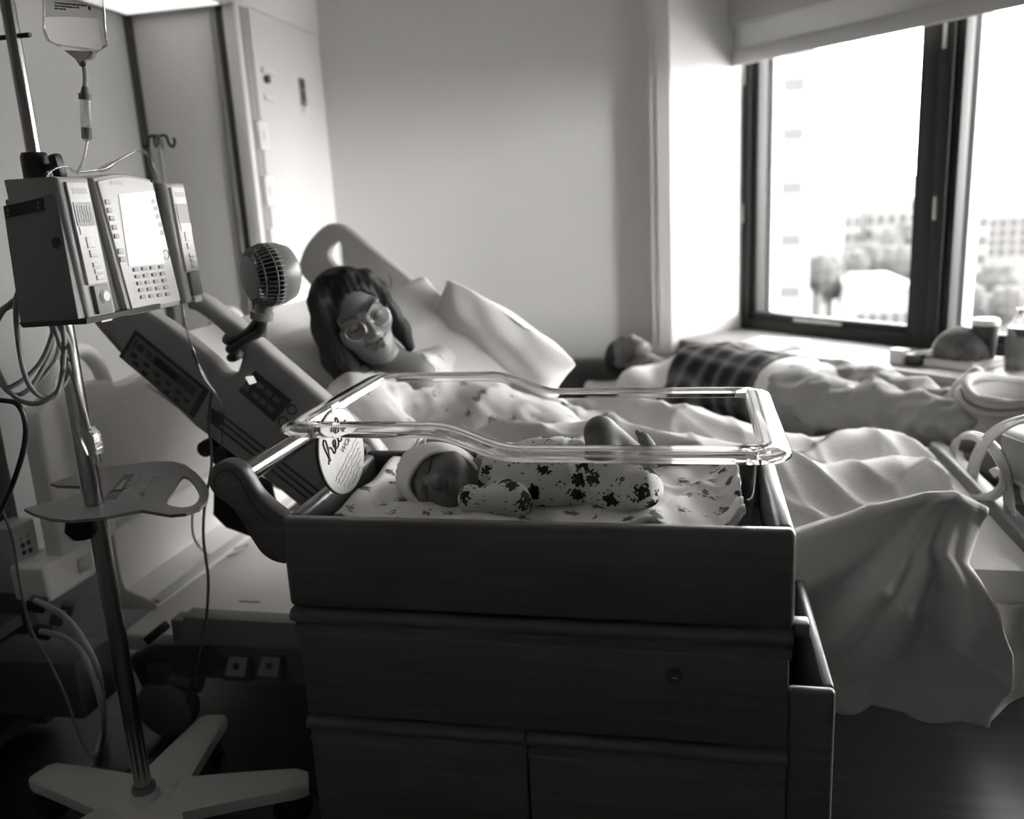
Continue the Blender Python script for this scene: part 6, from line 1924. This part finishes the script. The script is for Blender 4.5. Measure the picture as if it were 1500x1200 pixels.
lp = MB().tube(spline([P(282, 750, y=1.72), P(285, 790, y=1.74), P(310, 815, z=0.262), P(345, 812, z=0.262), P(365, 798, z=0.262), P(330, 806, z=0.262), P(300, 800, z=0.262)], 8), 0.003, 8).build('bed_cable', mat('pale_cable', 0.5, 0.5), None, 180)
tag(lp, 'thin pale cable lying on the bed base', 'cable')

# ------------------------------------------------------------------ the town outside
TOWN_Z = -14.0
struct(MB().box((-60, 14, TOWN_Z - 0.5), (160, 260, TOWN_Z)), 'ground_outside', mat('town_ground', 0.06, 0.9, vary=(0.08, 0.04, 0.09)))


def building(px0, px1, ytop, Y, depth, v, label, rows, cols, wv, zb=TOWN_Z, rowpx=None):
    a, b = P(px0, 330, y=Y), P(px1, 330, y=Y)
    zt_ = P((px0 + px1) / 2, ytop, y=Y).z
    e = empty('building', ((a.x + b.x) / 2, Y, zb), label, 'building')
    MB().box((a.x, Y, zb), (b.x, Y + depth, zt_)).build('wall', mat('facade_%02d' % int(v * 100), v, 0.8), e)
    MB().box((a.x - 0.15, Y - 0.15, zt_), (b.x + 0.15, Y + depth, zt_ + 0.35)).build('roof', mat('facade_roof', 0.12, 0.8), e)
    gm = mat('town_window_%02d' % int(wv * 1000), wv, 0.4)
    W = b.x - a.x
    zs = [P((px0 + px1) / 2, r, y=Y).z for r in rowpx] if rowpx else [zt_ - (zt_ - max(zb, -9)) * (i + 0.6) / rows for i in range(rows)]
    wh_ = 0.24 if rowpx else 0.45
    for z in zs:
        for c_ in range(cols):
            x = a.x + W * (c_ + 0.5) / cols
            MB().box((x - W / cols * 0.33, Y - 0.06, z - wh_), (x + W / cols * 0.33, Y + 0.02, z + wh_)).build('window', gm, e)
    return e


building(1100, 1188, -40, 42, 14, 0.085, 'tall pale tower close outside, left in the window', 0, 1, 0.012, rowpx=(125, 197, 276, 352, 428))
building(1236, 1262, 312, 95, 10, 0.09, 'narrow mid-rise block beside the tall tower', 5, 2, 0.02)
building(1266, 1330, 308, 100, 12, 0.11, 'wide mid-rise block in the middle of the left window', 5, 4, 0.02)
building(1330, 1392, 292, 120, 14, 0.10, 'large flat-roofed block behind the window mullion', 6, 4, 0.02)
building(1412, 1450, 310, 95, 12, 0.11, 'pale block at the left of the right-hand window', 4, 2, 0.02)
building(1446, 1540, 318, 130, 16, 0.085, 'long low grey block at the right edge of the view', 4, 6, 0.02)
building(1190, 1232, 372, 80, 12, 0.12, 'low white block at the foot of the tower', 3, 2, 0.02)
building(1258, 1345, 425, 62, 10, 0.12, 'low pale hall across the street', 1, 5, 0.02)
rs = random.Random(12)
TREE = mat('tree_leaves', 0.032, 0.9)
bs_ = bpy.data.meshes.new('tree_crown_mesh')
t = bmesh.new(); bmesh.ops.create_icosphere(t, subdivisions=3, radius=1)
for v in t.verts: v.co *= 1 + 0.22 * math.sin(v.co.x * 7 + 1) * math.sin(v.co.y * 8) + 0.15 * math.sin(v.co.z * 11)
t.to_mesh(bs_); t.free(); bs_.materials.append(TREE); bs_.shade_smooth()
spots = [(1198, 398, 56, 'left of the pale hall'), (1215, 410, 69, 'in front of the low white block'), (1250, 388, 74, 'below the narrow block'), (1272, 380, 84, 'below the wide block'), (1297, 362, 92, 'tallest in the left window'),
         (1312, 385, 76, 'right of the tallest tree'), (1338, 392, 86, 'against the window mullion'), (1330, 350, 96, 'high behind the others'), (1422, 440, 54, 'low in the right-hand window'), (1442, 452, 66, 'above the mug'), (1474, 445, 58, 'at the right edge of the window'), (1462, 415, 86, 'under the long grey block')]
for i, (a, b, Y, wh) in enumerate(spots):
    p = P(a, b, y=Y); r = rs.uniform(1.1, 1.5) * Y / 75
    e = empty('tree', (p.x, p.y, TOWN_Z), 'pale hazy street tree outside, ' + wh, 'tree', 'street trees outside')
    o = bpy.data.objects.new('crown', bs_); COL.objects.link(o); o.parent = e
    o.location = (0, 0, p.z - TOWN_Z); o.scale = (r, r, r * 1.15); o.rotation_euler = (0, 0, rs.uniform(0, 6))
    MB().cyl((p.x, p.y, TOWN_Z), (p.x, p.y, p.z), 0.25, n=8).build('trunk', mat('tree_trunk', 0.06, 0.9), e)
hz = MB()
hz.grid(lambda u, v: (-150 + 500 * u, 250 + 40 * v, TOWN_Z + v * (16 + 5 * math.sin(u * 17) + 3 * math.sin(u * 41))), 60, 4)
struct(hz, 'hills_outside', mat('far_hill', 0.12, 0.9), 180)
